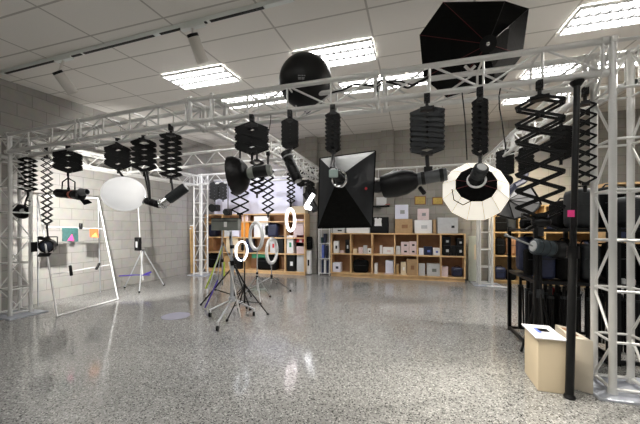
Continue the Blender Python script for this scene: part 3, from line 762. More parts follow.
# folded stands standing upright in the racks
def folded_stand(x, y, h, base=.08, tint='black'):
    rt = thing('light_stand', 'folded black light stand standing upright in the rack', 'light stand', (x, y, base), 'folded light stands in the racks')
    MB().tube((x, y, base), (x, y, base+h), .016, 8).build('column', tint, rt)
    lg = MB()
    for k in range(3):
        a = 2*math.pi*k/3+x*7; lg.tube((x+.03*math.cos(a), y+.03*math.sin(a), base), (x+.024*math.cos(a), y+.024*math.sin(a), base+h*.8), .010, 6)
    lg.build('legs', tint, rt)
    MB().tube((x, y, base+h*.8), (x, y, base+h*.84), .03, 8).build('collar', 'char', rt)
    return rt
proto = None
OR = ['first', 'second', 'third', 'fourth', 'fifth']; RW = ['front row', 'second row', 'third row', 'rear row']
for i, x in enumerate((1.23, 1.33, 1.43, 1.53, 1.63)):
    for j, y in enumerate((3.52, 3.70, 3.9, 4.1)):
        if proto is None: proto = folded_stand(x, y, .60); proto['label'] = 'folded black stand in the rack left of the pole, first from left, front row'; continue
        clone(proto, 'folded black stand in the rack left of the pole, %s from left, %s' % (OR[i], RW[j]), (x+random.uniform(-.02, .02), y+random.uniform(-.02, .02), .08), random.uniform(0, 3))
for i, x in enumerate((1.86, 1.94, 2.02, 2.10)):
    for j, y in enumerate((3.55, 3.8, 4.08)):
        clone(proto, 'folded black stand in the rack beside the right tower, %s from left, %s' % (OR[i], RW[j]), (x+random.uniform(-.015, .015), y+random.uniform(-.02, .02), .08), random.uniform(0, 3))
def bag(c, d, m, label, name='equipment_bag', handle=True, strap='black', tilt=0):
    rt = thing(name, label, 'bag', Vector(c)-Vector((0, 0, d[2]/2)))
    bo = MB().box(c, d).build('body', m, rt, bevel=min(d)*.25)
    if handle:
        c = Vector(c); MB().path([c+Vector((-d[0]*.25, 0, d[2]*.5)), c+Vector((-d[0]*.15, 0, d[2]*.5+.03)), c+Vector((d[0]*.15, 0, d[2]*.5+.03)), c+Vector((d[0]*.25, 0, d[2]*.5))], .008).build('handle', strap, rt)
    MB().box(Vector(c)+Vector((0, -d[1]*.5-.002, d[2]*.1)), (d[0]*.8, .006, .01)).build('zip', 'char', rt, sub=bo)
    return rt
def cbox(c, d, m, label, cat='box', group=None, rz=0, mark=None, name='box'):
    """carton: body, lid seam and printed mark"""
    c = Vector(c); b = c-Vector((0, 0, d[2]/2)); R = Matrix.Rotation(rz, 3, 'Z')
    rt = thing(name, label, cat, b, group)
    bo = MB().box(c, d, R).build('body', m, rt, smooth=False, bevel=min(d)*.03)
    MB().box(c+Vector((0, 0, d[2]*.5)), (d[0]*.98, d[1]*.06, .003), R).build('tape', 'lgrey', rt, smooth=False, sub=bo)
    if mark: MB().box(c+R @ Vector((d[0]*.06, -d[1]*.5-.001, -.02*d[2])), (d[0]*.34, .004, d[2]*.26), R).build('printed_mark', mark, rt, smooth=False, sub=bo)
    return rt
# gear on the middle level of the left rack (y 238-270)
bag((1.27, 3.6, .915), (.16, .3, .34), 'blue', 'navy blue pouch on the middle shelf, left end of the left black rack')
bag((1.45, 3.56, .93), (.18, .26, .37), 'black_f', 'black padded bag on the middle shelf behind the grey camera')
bag((1.64, 3.6, .92), (.15, .26, .35), 'char', 'charcoal bag at the right end of the left rack middle shelf')
bag((1.32, 4.05, .95), (.26, .22, .40), 'blue', 'dark blue bag at the rear of the left rack middle shelf')
bag((1.9, 3.6, .93), (.15, .3, .36), 'black_f', 'black bag on the middle shelf of the rack behind the pole')
bag((2.07, 3.6, .90), (.13, .3, .30), 'black_f', 'small black bag next to the tower on the rack middle shelf')
bag((1.98, 4.05, .9), (.26, .22, .30), 'black_f', 'large black bag at the back of the rack by the tower')
bag((1.60, 3.60, 1.25+.19), (.20, .30, .38), 'char', 'tall charcoal case on the rack top just right of the black pole', 'equipment_case')
bag((1.62, 4.0, 1.25+.15), (.20, .30, .30), 'black_f', 'black case behind the charcoal one on the rack top', 'equipment_case')
bag((1.36, 4.08, 1.25+.05), (.24, .2, .10), 'black_f', 'flat black pouch lying on the top of the left rack', 'equipment_bag')
bag((2.02, 3.62, 1.40), (.22, .34, .30), 'char', 'charcoal case on the top of the rack right of the black pole', 'equipment_case')
bag((2.06, 4.04, 1.47), (.26, .26, .44), 'black_f', 'tall black case at the rear top of the rack near the tower', 'equipment_case')
bag((1.84, 4.1, 1.33), (.13, .2, .16), 'black_f', 'small black case on the rack top behind the pink tag', 'equipment_case')
for i, (x, y, m_) in enumerate(((1.85, 3.435, 'lgrey'), (1.92, 3.435, 'pinkw'), (2.02, 3.435, 'lgrey'), (2.09, 3.435, 'lgrey'))):
    one(MB().lathe([(0, 0), (.018, 0), (.02, .04), (.012, .05), (0, .05)], (x, y, .742), (0, 0, 1), 12), 'small_jar', m_, ['small grey jar', 'small pink jar', 'second grey jar', 'small jar nearest the tower'][i]+' on the front edge of the rack shelf behind the pole', 'jar')
# red/white tag on a folded stand
one(MB().sphere(W(553, 291, 3.3), .045, 14, 8, (.5, .3, 1)), 'hanging_tag', 'red', 'red tag hanging among the folded stands left of the black pole', 'tag')
# camera-like studio light on stand in front of rack
a, b = W(533, 246, 2.9), W(560, 250, 2.9)
rt = monolight(a, b, .075, 'grey-blue studio light with cable lying level at the top of the left rack', mat('slate', (.035, .05, .06), .4, .1, noise=.2), 'black', None)
a2 = W(506, 235, 3.0)
MB().tube(a2, a, .009).sphere(a2, .018, 12, 8).build('arm', 'grey', rt)
st = W(540, 262, 2.92)
rt = thing('light_stand', 'black light stand with folded legs in front of the left rack carrying the grey-blue light', 'light stand', (st.x, st.y, 0))
MB().tube((st.x, st.y, 0.02), st+Vector((0, 0, .12)), .018, 10).build('column', 'black', rt)
for k in range(3):
    a = 2*math.pi*k/3+.4
    MB().tube((st.x+.16*math.cos(a), st.y+.16*math.sin(a), .012), (st.x+.02*math.cos(a), st.y+.02*math.sin(a), .62), .012, 8).build('leg', 'black', rt)
MB().tube((st.x, st.y, .58), (st.x, st.y, .66), .032, 12).build('collar', 'char', rt)
bag(W(538, 262, 3.02)+Vector((0, 0, .0)), (.24, .10, .26), 'black_f', 'black sling bag hanging from the stand in front of the left rack', 'sling_bag')

# ================================================================== CUBE SHELVES (back, middle)
def cubes(x0, x1, y0, y1, z0, z1, ncol, nrow, label, m='wood', back='woodd', xs=None, zs=None):
    rt = thing('cube_shelf', label, 'shelf unit', Vector(((x0+x1)/2, (y0+y1)/2, 0)))
    t = .03
    xs = xs or [x0+(x1-x0)*i/ncol for i in range(ncol+1)]; zs = zs or [z0+(z1-z0)*i/nrow for i in range(nrow+1)]
    for x in xs: MB().bb((x-t/2, y0, z0), (x+t/2, y1, z1)).build('upright', m, rt, smooth=False)
    for z in zs: MB().bb((x0-t/2, y0-.004, z-t/2), (x1+t/2, y1, z+t/2)).build('shelf', m, rt, smooth=False)
    MB().bb((x0, y1-.012, z0), (x1, y1, z1)).build('back_panel', back, rt, smooth=False)
    if z0 > .03: MB().bb((x0, y0+.02, 0), (x1, y1, z0)).build('plinth', m, rt, smooth=False)
    return rt, xs, zs
YS = 7.64
xs = [PY(p, 255, YS).x for p in (331, 350.5, 372, 394.6, 417.6, 441, 465)]
zb, zm, zt = .09, .585, 1.105
cubes(xs[0], xs[-1], YS, YS+.33, zb, zt, 6, 2, 'long birch cube shelf unit with twelve openings against the back wall', xs=xs, zs=[zb, zm, zt])
yi = YS+.06
def item(px0, px1, py0, py1, m, label, lvl=None, Y=None, dep=.22, mark=None, cat='box', name='box', group=None, zf=None):
    """carton seen between two columns and rows of the view, resting on a level"""
    Y = yi if Y is None else Y
    a, b = PY(px0, py1, Y), PY(px1, py0, Y)
    z0 = a.z if zf is None else zf; h = b.z-z0
    return cbox(((a.x+b.x)/2, Y+dep/2, z0+h/2), (b.x-a.x, dep, h), m, label, cat, group, 0, mark, name)
L0, L1, L2 = zb+.016, zm+.016, zt+.016
item(333.5, 338.5, 241, 252.8, 'whitep', 'white spray-bottle carton, upper row far left cell of the cube shelf', zf=L1, dep=.12, mark='char')
item(334.5, 337.5, 241, 247.5, 'char', 'dark pouch hanging behind the white carton in the far left upper cell', zf=L1, Y=yi+.16, dep=.1)
item(339.8, 343.6, 250.5, 253, 'pinkw', 'tiny pink box on the upper row of the far left cell', zf=L1, dep=.1)
item(345.2, 349.5, 240, 252.8, 'black', 'black and white tall pack in the far left upper cell', zf=L1, dep=.14, mark='lgrey')
item(353, 357, 249, 253, 'cream', 'small cream box in the second upper cell', zf=L1, dep=.1)
item(358.4, 362.5, 247.5, 253, 'pinkw', 'pink box in the second upper cell', zf=L1, dep=.12)
item(363.3, 366.8, 245.5, 253, 'lgrey', 'grey canister box in the second upper cell', zf=L1, dep=.1)
item(367.5, 371, 248.5, 253, 'whitep', 'white camera-like box with black mark in the second upper cell', zf=L1, dep=.1, mark='black')
item(379.8, 382, 245.5, 253, 'whitep', 'thin white upright card in the third upper cell', zf=L1, dep=.1)
item(382.8, 393.5, 247.5, 253.2, 'whitep', 'low white box in the third upper cell', zf=L1, dep=.2, mark='pinkw')
for i, (x0, x1, y0, y1) in enumerate(((401, 409, 248.3, 253.4), (409.3, 416.5, 248.3, 253.4), (401, 409, 242.2, 247.8), (409.3, 416.5, 241.6, 247.8))):
    item(x0, x1, y0, y1, 'pinkw', ['lower left white carton of four', 'lower right white carton of four', 'upper left white carton of four', 'upper right white carton of four'][i]+' stacked in the fourth upper cell', zf=L1 if i < 2 else PY(405, 248.3, yi).z+.006, dep=.2, mark='char', group='four stacked white cartons')
item(396, 400.4, 246.2, 253.2, 'lgrey', 'grey box at the left of the four stacked cartons', zf=L1, dep=.2)
item(419, 423.5, 248.5, 253.4, 'lav', 'pale box at the left of the fifth upper cell', zf=L1, dep=.2)
item(424, 432.5, 246.8, 253.4, 'blue', 'blue printed box in the fifth upper cell', zf=L1, dep=.2, mark='bluel')
item(433.2, 440, 248.2, 253.4, 'whitep', 'white box at the right of the fifth upper cell', zf=L1, dep=.2, mark='bluel')
for i, (x0, x1, y0, y1, zf) in enumerate(((443, 450.8, 245.5, 253.6, L1), (451.2, 456.4, 246, 253.6, L1), (456.8, 463.6, 246.2, 253.6, L1), (443, 450.8, 237, 245, PY(447, 245.5, yi).z+.004), (457, 463.6, 238.5, 245.6, PY(460, 246.2, yi).z+.004))):
    item(x0, x1, y0, y1, 'black', ['lower left black drum-shaped pack', 'lower middle black pack', 'lower right black pack', 'upper left black pack', 'upper right black pack'][i]+' in the right-end upper cell', zf=zf, dep=.24, mark='lgrey' if i != 1 else None)
item(332.6, 340.6, 262.8, 274, 'lav', 'patterned white and blue box in the far left lower cell', zf=L0, dep=.2, mark='blue')
bag((PY(361, 269, yi+.12).x, yi+.12, L0+.16), (.38, .24, .32), 'black_f', 'black soft camera bag filling the second lower cell', 'camera_bag')
item(374.5, 377.2, 263.5, 275.5, 'whitep', 'white book leaning in the third lower cell', zf=L0, dep=.2, cat='book', name='book')
item(385.5, 393.3, 260.8, 275.5, 'lav', 'tall white printed box in the third lower cell', zf=L0, dep=.2)
item(384.5, 393, 273.2, 275.5, 'pinkw', 'flat pale box under the tall box in the third lower cell', zf=L0, Y=yi-.04, dep=.03)
item(396, 399, 264.5, 275.5, 'woodp', 'narrow tan box at the left of the fourth lower cell', zf=L0, dep=.2)
item(400.8, 406, 262.5, 275.5, 'cream', 'tall cream box in the fourth lower cell', zf=L0, dep=.2, mark='whitep')
item(406.8, 417, 259.5, 275.5, 'card', 'brown carton in the fourth lower cell', zf=L0, dep=.24, mark='woodd')
item(418.6, 425, 264.2, 275.8, 'lgrey', 'grey box at the left of the fifth lower cell', zf=L0, dep=.2)
item(427, 440, 264.2, 275.8, 'lgrey', 'wide grey box with round emblem in the fifth lower cell', zf=L0, dep=.2, mark='case')
item(441.5, 448, 267, 275.8, 'pinkw', 'pale box at the left of the right-end lower cell', zf=L0, dep=.2)
bag((PY(457, 271, yi+.1).x, yi+.1, L0+.11), (.24, .2, .22), 'blue', 'small dark camera bag in the right-end lower cell', 'camera_bag')
# on top of the unit
YT = YS+.05
item(333, 345, 227.8, 233.2, 'lgrey', 'grey box with black mark on top of the shelf under the square softbox', Y=YT, zf=L2, dep=.25, mark='black')
item(346.5, 369.5, 226.5, 233.2, 'whitep', 'long white box on top of the shelf under the square softbox', Y=YT, zf=L2, dep=.28)
item(370.3, 388.3, 217, 233.2, 'black', 'black box with white shirt-shaped print on top of the shelf', Y=YT, zf=L2, dep=.28)
c = PY(378, 222, YT-.02)
one(MB().sheet([PY(x, y, YT-.006) for x, y in ((374.3, 218.5), (376.5, 217.8), (377.8, 219), (379.4, 217.8), (381.8, 218.5), (381.3, 221), (381.8, 226), (374.3, 226), (374.8, 221))], (0, 1, 0), .004), 'print', 'whitep', 'white shirt-shaped print on the black box', 'print')
item(395, 412.5, 219, 233.2, 'card', 'brown cardboard carton on top of the shelf', Y=YT, zf=L2, dep=.28, mark='woodd')
item(395, 408.3, 204.5, 217.6, 'lav', 'white box with blue line drawing stacked on the brown carton', Y=YT, zf=PY(400, 219, YT).z+.004, dep=.2, mark='grey')
item(414.5, 432, 220, 233.3, 'whitep', 'wide white box with a small grey print on top of the shelf', Y=YT, zf=L2, dep=.26, mark='lgrey')
item(417.5, 429, 208.5, 219.4, 'pinkw', 'white box with a round print stacked on the wide white box', Y=YT, zf=PY(420, 220, YT).z+.004, dep=.2, mark='grey')
item(433.2, 436.2, 219.5, 233.3, 'card', 'thin brown box standing between white boxes on the shelf top', Y=YT, zf=L2, dep=.26)
item(437.5, 458, 217.5, 233.3, 'lgrey', 'pale grey box with a tiny black logo at the right end of the shelf top', Y=YT, zf=L2, dep=.26)
one(MB().bb(PY(451.5, 228, YT-.006), PY(454.5, 225.6, YT-.001)), 'logo', 'char', 'tiny dark logo on the pale grey box', 'print')
# pictures and cards on the back wall
def picture(px0, px1, py0, py1, m, label, frame='woodd', Y=YB-.005):
    a, b = PY(px0, py1, Y), PY(px1, py0, Y); rt = thing('picture_frame', label, 'picture', Vector(((a.x+b.x)/2, Y, a.z)))
    fr_ = MB().bb((a.x, Y-.02, a.z), (b.x, Y, b.z)).build('frame', frame, rt, smooth=False)
    MB().bb((a.x+.02, Y-.024, a.z+.02), (b.x-.02, Y-.018, b.z-.02)).build('picture', m, rt, smooth=False)
picture(414.5, 425.8, 196, 204.8, 'yellow', 'small ochre picture on the back wall below the parabolic lamp')
picture(432.3, 443, 197, 204.8, 'yellow', 'small ochre picture on the back wall partly behind the glowing lantern')
item(376.3, 386.5, 197, 205.5, 'whitep', 'white card in a black holder on the wall above the black box', Y=YB-.13, dep=.10, name='card_holder', cat='card')
item(372, 389.5, 205.2, 207.2, 'black', 'black wall ledge under the white card', Y=YB-.16, dep=.14, name='wall_ledge', cat='ledge')
item(385.3, 389.7, 204, 209.5, 'red', 'small red and white box at the end of the wall ledge', Y=YB-.15, dep=.09, mark='whitep', zf=PY(372, 205.2, YB-.16).z+.004)
item(386.6, 391.6, 210.5, 216.5, 'lgrey', 'speckled grey card on the wall above the black box', Y=YB-.06, dep=.04, name='card', cat='card')

# pale panel right of shelf
a, b = PY(468, 279, 7.9), PY(478, 236, 7.9)
rt = thing('panel_board', 'pale green-grey board standing right of the cube shelf', 'board', (a.x, 7.9, 0))
MB().bb((a.x, 7.86, 0.003), (b.x, 7.90, b.z)).build('board', 'door', rt, smooth=False, bevel=.004)
MB().bb((b.x-.09, 7.85, b.z-.55), (b.x-.05, 7.859, b.z-.2)).build('cut_out', 'cream', rt, smooth=False)
cable([(1.55, 7.2, .02), (1.62, 7.1, .03), (1.78, 7.16, .02), (1.95, 7.05, .03), (1.7, 7.25, .02)], 'white cable coiled on the floor right of the cube shelf', .014, 'whitep')

# white slim rack left of shelf
x0, x1 = PY(319, 275, 7.72).x, PY(329.5, 275, 7.72).x
rt = thing('slim_rack', 'narrow white rack standing between the two wooden shelf units', 'rack', ((x0+x1)/2, 7.8, 0))
for x in (x0, x1):
    for y in (7.72, 7.92): MB().bb((x-.012, y-.012, 0), (x+.012, y+.012, 1.24)).build('post', 'whitep', rt, smooth=False)
for z in (.06, .45, .85, 1.22): MB().bb((x0, 7.715, z-.012), (x1, 7.93, z)).build('shelf', 'whitep', rt, smooth=False)
for i, (z0, z1, m_, f) in enumerate(((.06, .40, 'blue', .3), (.06, .41, 'whitep', .55), (.06, .39, 'blue', .8), (.45, .80, 'bluel', .35), (.45, .78, 'blue', .7), (.85, 1.1, 'blue', .5), (.85, 1.0, 'teal', .25))):
    x = x0+(x1-x0)*f
    cbox((x, 7.82, (z0+z1)/2+.002), (.05, .17, z1-z0), m_, ['blue folder leftmost', 'white folder', 'dark blue folder rightmost', 'bright blue folder left', 'navy folder right', 'navy file in the middle', 'teal file on the left'][i]+' on the '+('bottom' if i < 3 else 'second' if i < 5 else 'third')+' level of the slim white rack', 'folder', 'folders on the slim white rack', name='folder')
# black-and-white upright stand things at px 305-312
cbox(PY(309, 262, 7.75)+Vector((0, 0, 0)), (.13, .14, 1.0*.62), 'whitep', 'white speaker-like upright box standing between the shelf units', mark='black')
bag(PY(309, 243, 7.75), (.18, .16, .34), 'black_f', 'black pouch on top of the white upright box between the shelf units', handle=False)

# ================================================================== LEFT REAR SHELF UNIT
YL = 7.55
xl = [PY(p, 255, YL).x for p in (205, 222, 244, 285, 304.5)]
cubes(xl[0], xl[-1], YL, YL+.38, .07, 1.62, 0, 0, 'tall birch shelf unit at the rear left behind the tripods', xs=xl, zs=[.07, .55, .98, 1.42, 1.63])
yk = YL+.05
def li(*a, **k): return item(*a, Y=yk, **k)
bag((PY(272, 229, yk+.12).x, yk+.12, .996+.19), (.42, .24, .38), 'blue', 'round blue-black camera bag in the rear left shelf', 'camera_bag')
bag((PY(268, 260, yk+.12).x, yk+.13, .086+.21), (.60, .26, .42), 'black_f', 'big black bag in the bottom of the rear left shelf', 'duffel_bag')
bag((PY(214, 225, yk+.1).x, yk+.12, .996+.18), (.28, .24, .36), 'blue', 'dark blue bag in the upper left cell of the rear left shelf', 'camera_bag')
bag((PY(213.5, 252, yk+.1).x, yk+.12, .086+.21), (.34, .24, .42), 'black_f', 'black bag with pale top in the left cell of the rear left shelf', 'duffel_bag')
li(294, 303.5, 219, 232.5, 'pinkw', 'upper pink-white box in the right column of the rear left shelf', zf=.996+.325, dep=.2)
li(293.5, 303.5, 225.5, 233, 'pinkw', 'lower pink-white box in the right column of the rear left shelf', zf=.996, dep=.22)
li(286.8, 293.2, 235.5, 248.5, 'whitep', 'white box with a green print in the right column of the rear left shelf', zf=.566, dep=.2, mark='green')
li(296.5, 303.8, 242, 248.6, 'pinkw', 'pale pink box low in the right column of the rear left shelf', zf=.566, dep=.2)
li(296.5, 303.8, 235, 241.5, 'red', 'pink box with red edge in the right column of the rear left shelf', zf=.566+.19, dep=.2, mark='pinkw')
li(287, 295, 255.5, 271, 'black', 'black box with a white label at the bottom right of the rear left shelf', zf=.086, dep=.2, mark='whitep')
li(296.8, 303.8, 254.5, 271, 'lgrey', 'stack-like grey box at the bottom right end of the rear left shelf', zf=.086, dep=.2)
li(252, 268, 258.5, 266.5, 'green', 'green box with white upper half on the lower left shelf', zf=.566, dep=.05)
li(241, 249, 222.5, 229.5, 'orange', 'bright orange box next to the grey case', zf=.996, dep=.2)
li(242, 248, 214, 222, 'pinkw', 'pink box above the orange box', zf=1.403, dep=.14)
li(224, 231, 219, 233, 'lgrey', 'grey box in the upper second cell of the rear left shelf', zf=.996, dep=.2, mark='char')
li(232, 239, 222, 233, 'lav', 'lavender box in the upper second cell of the rear left shelf', zf=.996, dep=.2)
li(246, 252, 237, 248, 'blue', 'dark blue box in the middle cell left of the large unlit ring light', zf=.566, dep=.2)
li(270, 276, 238, 248, 'lgrey', 'grey box behind the silver stand ring light', zf=.566, dep=.2, mark='red')
li(277, 283, 236, 248, 'black', 'black box beside the grey one behind the ring light', zf=.566, dep=.2)
li(224, 232, 256, 270, 'woodp', 'tan carton at the bottom of the rear left shelf', zf=.086, dep=.2)
li(233, 241, 258, 270, 'black', 'black carton at the bottom of the rear left shelf', zf=.086, dep=.2)
li(226, 238, 236, 248, 'cream', 'cream carton behind the tripod column', zf=.566, dep=.22)
li(254, 268, 216, 240, 'whitep', 'large white panel-like carton behind the unlit ring lamp', zf=.996, dep=.12, mark='lav')
# white things on the top and the backdrop
item(258.5, 289.5, 198, 207.3, 'lav', 'long white box on top of the rear left shelf', Y=YL+.02, zf=1.65, dep=.3, mark=None)
item(276, 288, 191, 197.6, 'lav', 'smaller white box stacked on the long white box', Y=YL+.05, zf=1.65+.215, dep=.2)
item(287, 305, 206, 210.5, 'cream', 'low cream box on top of the rear left shelf near the ring lamp', Y=YL+.02, zf=1.65, dep=.25)
a, b = PY(207, 214, YB-.06), PY(303, 176, YB-.06)
rt = thing('backdrop_panel', 'wide pale lavender white backdrop panel on the wall above the rear left shelf', 'backdrop', (a.x, YB-.06, a.z))
a.x = max(a.x, XL+.1)
MB().bb((a.x, YB-.05, a.z-.3), (b.x, YB-.035, b.z)).build('sheet', 'lav', rt, smooth=False)
MB().tube((a.x-.02, YB-.05, b.z), (b.x+.05, YB-.05, b.z), .03, 12).build('roller', 'whitep', rt)
# leaning planks
for i, (px, h) in enumerate(((187.6, 229), (190.8, 226), (194, 226))):
    f = PY(px, 271, 7.03+.02*i); x = max(f.x, XL+.10); tz = PY(px, h, f.y).z
    pl = MB().bar((x+.03, f.y, 0.012), (x-.03, f.y+.03, tz), .05, .09, (0, 1, 0))
    rt = thing('timber_plank', ['leftmost', 'middle', 'rightmost'][i]+' of three warm timber planks leaning by the rear left tower', 'plank', (x, f.y, 0), 'timber planks by the rear tower')
    pl.build('board', 'woodp', rt, smooth=False)
    MB().box((x-.03, f.y+.03, tz+.012), (.055, .095, .03)).build('painted_tip', 'whitep', rt, smooth=False)

# ================================================================== STANDS IN THE CENTRE
def stand(base, top, spread, legs, label, m='chrome', lm=None, zc=.75, ang=0, feet='black', rr=.014, name='light_stand', brace=True, zlow=.18):
    base, top = Vector(base), Vector(top)
    rt = thing(name, label, 'light stand', base)
    MB().tube(base+Vector((0, 0, zlow)), base.lerp(top, .55), rr*1.25, 12).build('lower_tube', m, rt)
    MB().tube(base.lerp(top, .52), top, rr, 12).build('upper_tube', m, rt)
    MB().tube(base.lerp(top, .53), base.lerp(top, .57), rr*2.1, 12).tube(base+Vector((0, 0, zc-.03)), base+Vector((0, 0, zc+.03)), rr*2.1, 12).build('collar', 'black', rt)
    for k in range(legs):
        a = ang+2*math.pi*k/legs; d = Vector((math.cos(a), math.sin(a), 0))
        e = base+d*spread+Vector((0, 0, .02))
        l = MB().tube(base+d*.02+Vector((0, 0, zc)), e, rr*.85, 8)
        lg = l.build('leg', lm or m, rt)
        MB().sphere(e, .02, 10, 6).build('foot', feet, rt, sub=lg)
        if brace: MB().tube(base+Vector((0, 0, zlow+.02)), (base+d*.02+Vector((0, 0, zc))).lerp(e, .6), rr*.6, 6).build('brace', lm or m, rt)
    return rt
# rolling stand with casters (silver)
bs = FL(232, 313)
rt = thing('rolling_stand', 'silver rolling stand on castors carrying the grey case, in the middle of the floor', 'light stand', (bs.x, bs.y, 0))
hb = Vector((bs.x, bs.y, .20))
topc = W(227.5, 232, 4.25)
MB().tube(hb, (hb.x, hb.y, .75), .026, 12).build('lower_tube', 'alu_d', rt)
MB().tube((hb.x, hb.y, .70), (hb.x-.02, hb.y, topc.z), .02, 12).build('upper_tube', 'alu_d', rt)
MB().tube((hb.x, hb.y, .70), (hb.x, hb.y, .77), .038, 12).tube((hb.x, hb.y, .95), (hb.x, hb.y, 1.0), .032, 12).build('collar', 'black', rt)
MB().tube(hb-Vector((0, 0, .03)), hb+Vector((0, 0, .04)), .05, 14).build('hub', 'alu_d', rt)
for (px, py) in ((210, 317), (217.5, 331), (254, 316), (247, 309)):
    e = FL(px, py); 
    lg = MB().tube(hb, (e.x, e.y, .10), .013, 8).build('leg', 'alu_d', rt)
    fk = MB().tube((e.x, e.y, .11), (e.x, e.y, .06), .016, 8).build('caster_fork', 'lgrey', rt)
    MB().lathe([(0, -.012), (.035, -.012), (.035, .012), (0, .012)], (e.x, e.y, .036), (1, .3, 0), 16).build('caster', 'black', rt, sub=fk)
# grey case
cc = W(226.5, 224.5, 4.25)
rt = thing('grey_case', 'flat dark grey metal case with a pale tag on top of the rolling stand', 'case', cc-Vector((0, 0, .09)))
Rz = Matrix.Rotation(YAW+.03, 3, 'Z')
MB().box(cc, (.37, .18, .165), Rz).build('body', 'case', rt, bevel=.008)
MB().box(cc+Rz @ Vector((.01, -.095, 0)), (.04, .012, .07), Rz).build('tag', 'whitep', rt, bevel=.003)
MB().box(cc+Rz @ Vector((0, -.001, .086)), (.38, .19, .010), Rz).build('lid_edge', 'black', rt, bevel=.002)
MB().box(cc+Rz @ Vector((0, -.093, .045)), (.33, .006, .008), Rz).build('groove', 'black', rt, smooth=False)
# black tripod
bt = FL(232, 306)
rt = stand((bt.x-.03, bt.y+.12, 0), W(230, 236, 4.45), .52, 3, 'black tripod with low spread legs behind the rolling stand', 'black', zc=.62, ang=-.55, rr=.014, zlow=.12)
# tripod with yellow-green tape legs
by = FL(214, 296)
rt = stand((by.x+.08, by.y+.15, 0), W(222, 228, 5.0), .42, 3, 'grey light stand with lime green taped legs left of the grey case stand', 'alu_d', 'alu_d', zc=.95, ang=2.5, rr=.011, brace=False)
c = rt.location
MB().tube(c+Vector((.02, -.02, .9)), c+Vector((-.28, -.12, .12)), .016, 8).build('lime_tape', 'lime', rt)
MB().tube(c+Vector((.06, -.04, .62)), c+Vector((.06, -.04, .36)), .017, 8).build('lime_sleeve', 'lime', rt)
# white diagonal pole + purple pole
one(MB().tube(FL(240.5, 319)+Vector((0, 0, .02)), W(229, 262, 4.2), .010, 10), 'leaning_rod', 'alu', 'white rod slanting down in front of the rolling stand', 'rod')
one(MB().tube(FL(205, 309)+Vector((0, 0, .02)), W(218, 280, 4.75), .012, 10), 'leaning_rod', 'purple', 'purple rod low at the left of the black tripod', 'rod')

def ring_light(px, py, rx, ry, D, label, m, base=None, thick=2.6, ax_side=None, mount='black'):
    c = W(px, py, D); R = ry*D/F; th = thick*D/F/2
    ratio = min(1, rx/ry); ang = math.acos(ratio)*(ax_side or 1)
    v = -ray(px, py); v.z = 0; v.normalize()
    ax = Matrix.Rotation(ang, 3, 'Z') @ v
    rt = thing('ring_light', label, 'ring light', c-Vector((0, 0, R+th)))
    MB().ring(c+ax*.012, ax, R-th*.2, th, 40, 8, flat=.5).build('diffuser', m, rt)
    MB().ring(c-ax*.012, ax, R-th*.2, th*1.15, 40, 8, flat=.5).build('housing', 'white', rt)
    MB().box(c-Vector((0, 0, R+.01)), (.04, .03, .05)).build('bracket', mount, rt)
    return c, R
c, R_ = ring_light(241.5, 251, 5.6, 9.7, 4.3, 'brightly lit cool white ring light in the centre of the tripods', 'ringlit', thick=1.05)
MB().box(c+Vector((0, .03, .05)), (.04, .02, .08)).build('phone_clip', 'black', [o for o in COL.objects if o.name.startswith('ring_light')][-1])
b1 = Vector((c.x+.02, c.y+.05, 0))
stand(b1, (b1.x, b1.y, c.z-R_-.02), .33, 3, 'thin black stand under the brightly lit ring light', 'black', zc=.42, ang=.3, rr=.010)
c, R_ = ring_light(256, 236, 6.2, 13.8, 5.2, 'large unlit white ring light with a green centre behind it', 'ringoff', thick=3.2, ax_side=-1)
b1 = Vector((c.x+.0, c.y+.04, 0)); b1 = Vector((FL(255, 300).x, c.y+.04, 0)) if False else b1
stand(b1, (b1.x, b1.y, c.z-R_-.02), .30, 3, 'thin grey stand under the large unlit ring light', 'lgrey', zc=.40, ang=1.2, rr=.010)
c, R_ = ring_light(272, 251, 5.2, 12.3, 6.2, 'unlit white ring light in front of the black bag, on a silver stand', 'ringoff', thick=3.0)
b1 = Vector((c.x-.03, c.y+.04, 0))
rt = stand(b1, (b1.x, b1.y, c.z-R_-.02), .5, 3, 'silver stand with a wide flat foot under the unlit ring light by the shelf', 'chrome', zc=.24, ang=-.3, rr=.012, brace=False, zlow=.1)
c, R_ = ring_light(290.5, 220, 4.2, 11, 5.46, 'lit pink-white ring light hanging in front of the right end of the rear left shelf', 'ringpink', thick=2.6)
MB().tube(c+Vector((0, 0, R_)), Vector((c.x, c.y, c.z+R_+.16)), .012).build('hanger', 'black_m', [o for o in COL.objects if o.name.startswith('ring_light')][-1])

# ================================================================== LEFT WALL AREA
# white tubular frame
q0, q1 = FL(57, 317), FL(118, 300)
q0.z = q1.z = .015
t0, t1 = W(37.5, 195, 4.45), W(98, 198, 5.35)
rt = thing('drying_rack', 'tall white tubular frame standing against the left block wall', 'rack', Vector(((q0.x+q1.x)/2, (q0.y+q1.y)/2, 0)))
for a, b in ((q0, q1), (t0, t1)): MB().tube(a, b, 0.0115, 10).build('cross_bar', 'whitep', rt)
for a, b in ((q0, t0), (q1, t1)): MB().tube(a, b, 0.0115, 10).build('upright', 'whitep', rt)
m0, m1 = q0.lerp(t0, .33), q1.lerp(t1, .34)
MB().tube(m0, m1, .007, 8).build('lower_rail', 'lgrey', rt)
n0, n1 = q0.lerp(t0, .73), q1.lerp(t1, .69)
MB().tube(n0, n1, .008, 8).build('upper_rail', 'lgrey', rt)
for s_, a in ((t0, q0), (t1, q1)):
    MB().tube(s_, Vector((-5.72, a.y+.34, .012)), .009, 8).build('rear_leg', 'alu_d', rt)
def on_rail(f, a=n0, b=n1): return a.lerp(b, f)
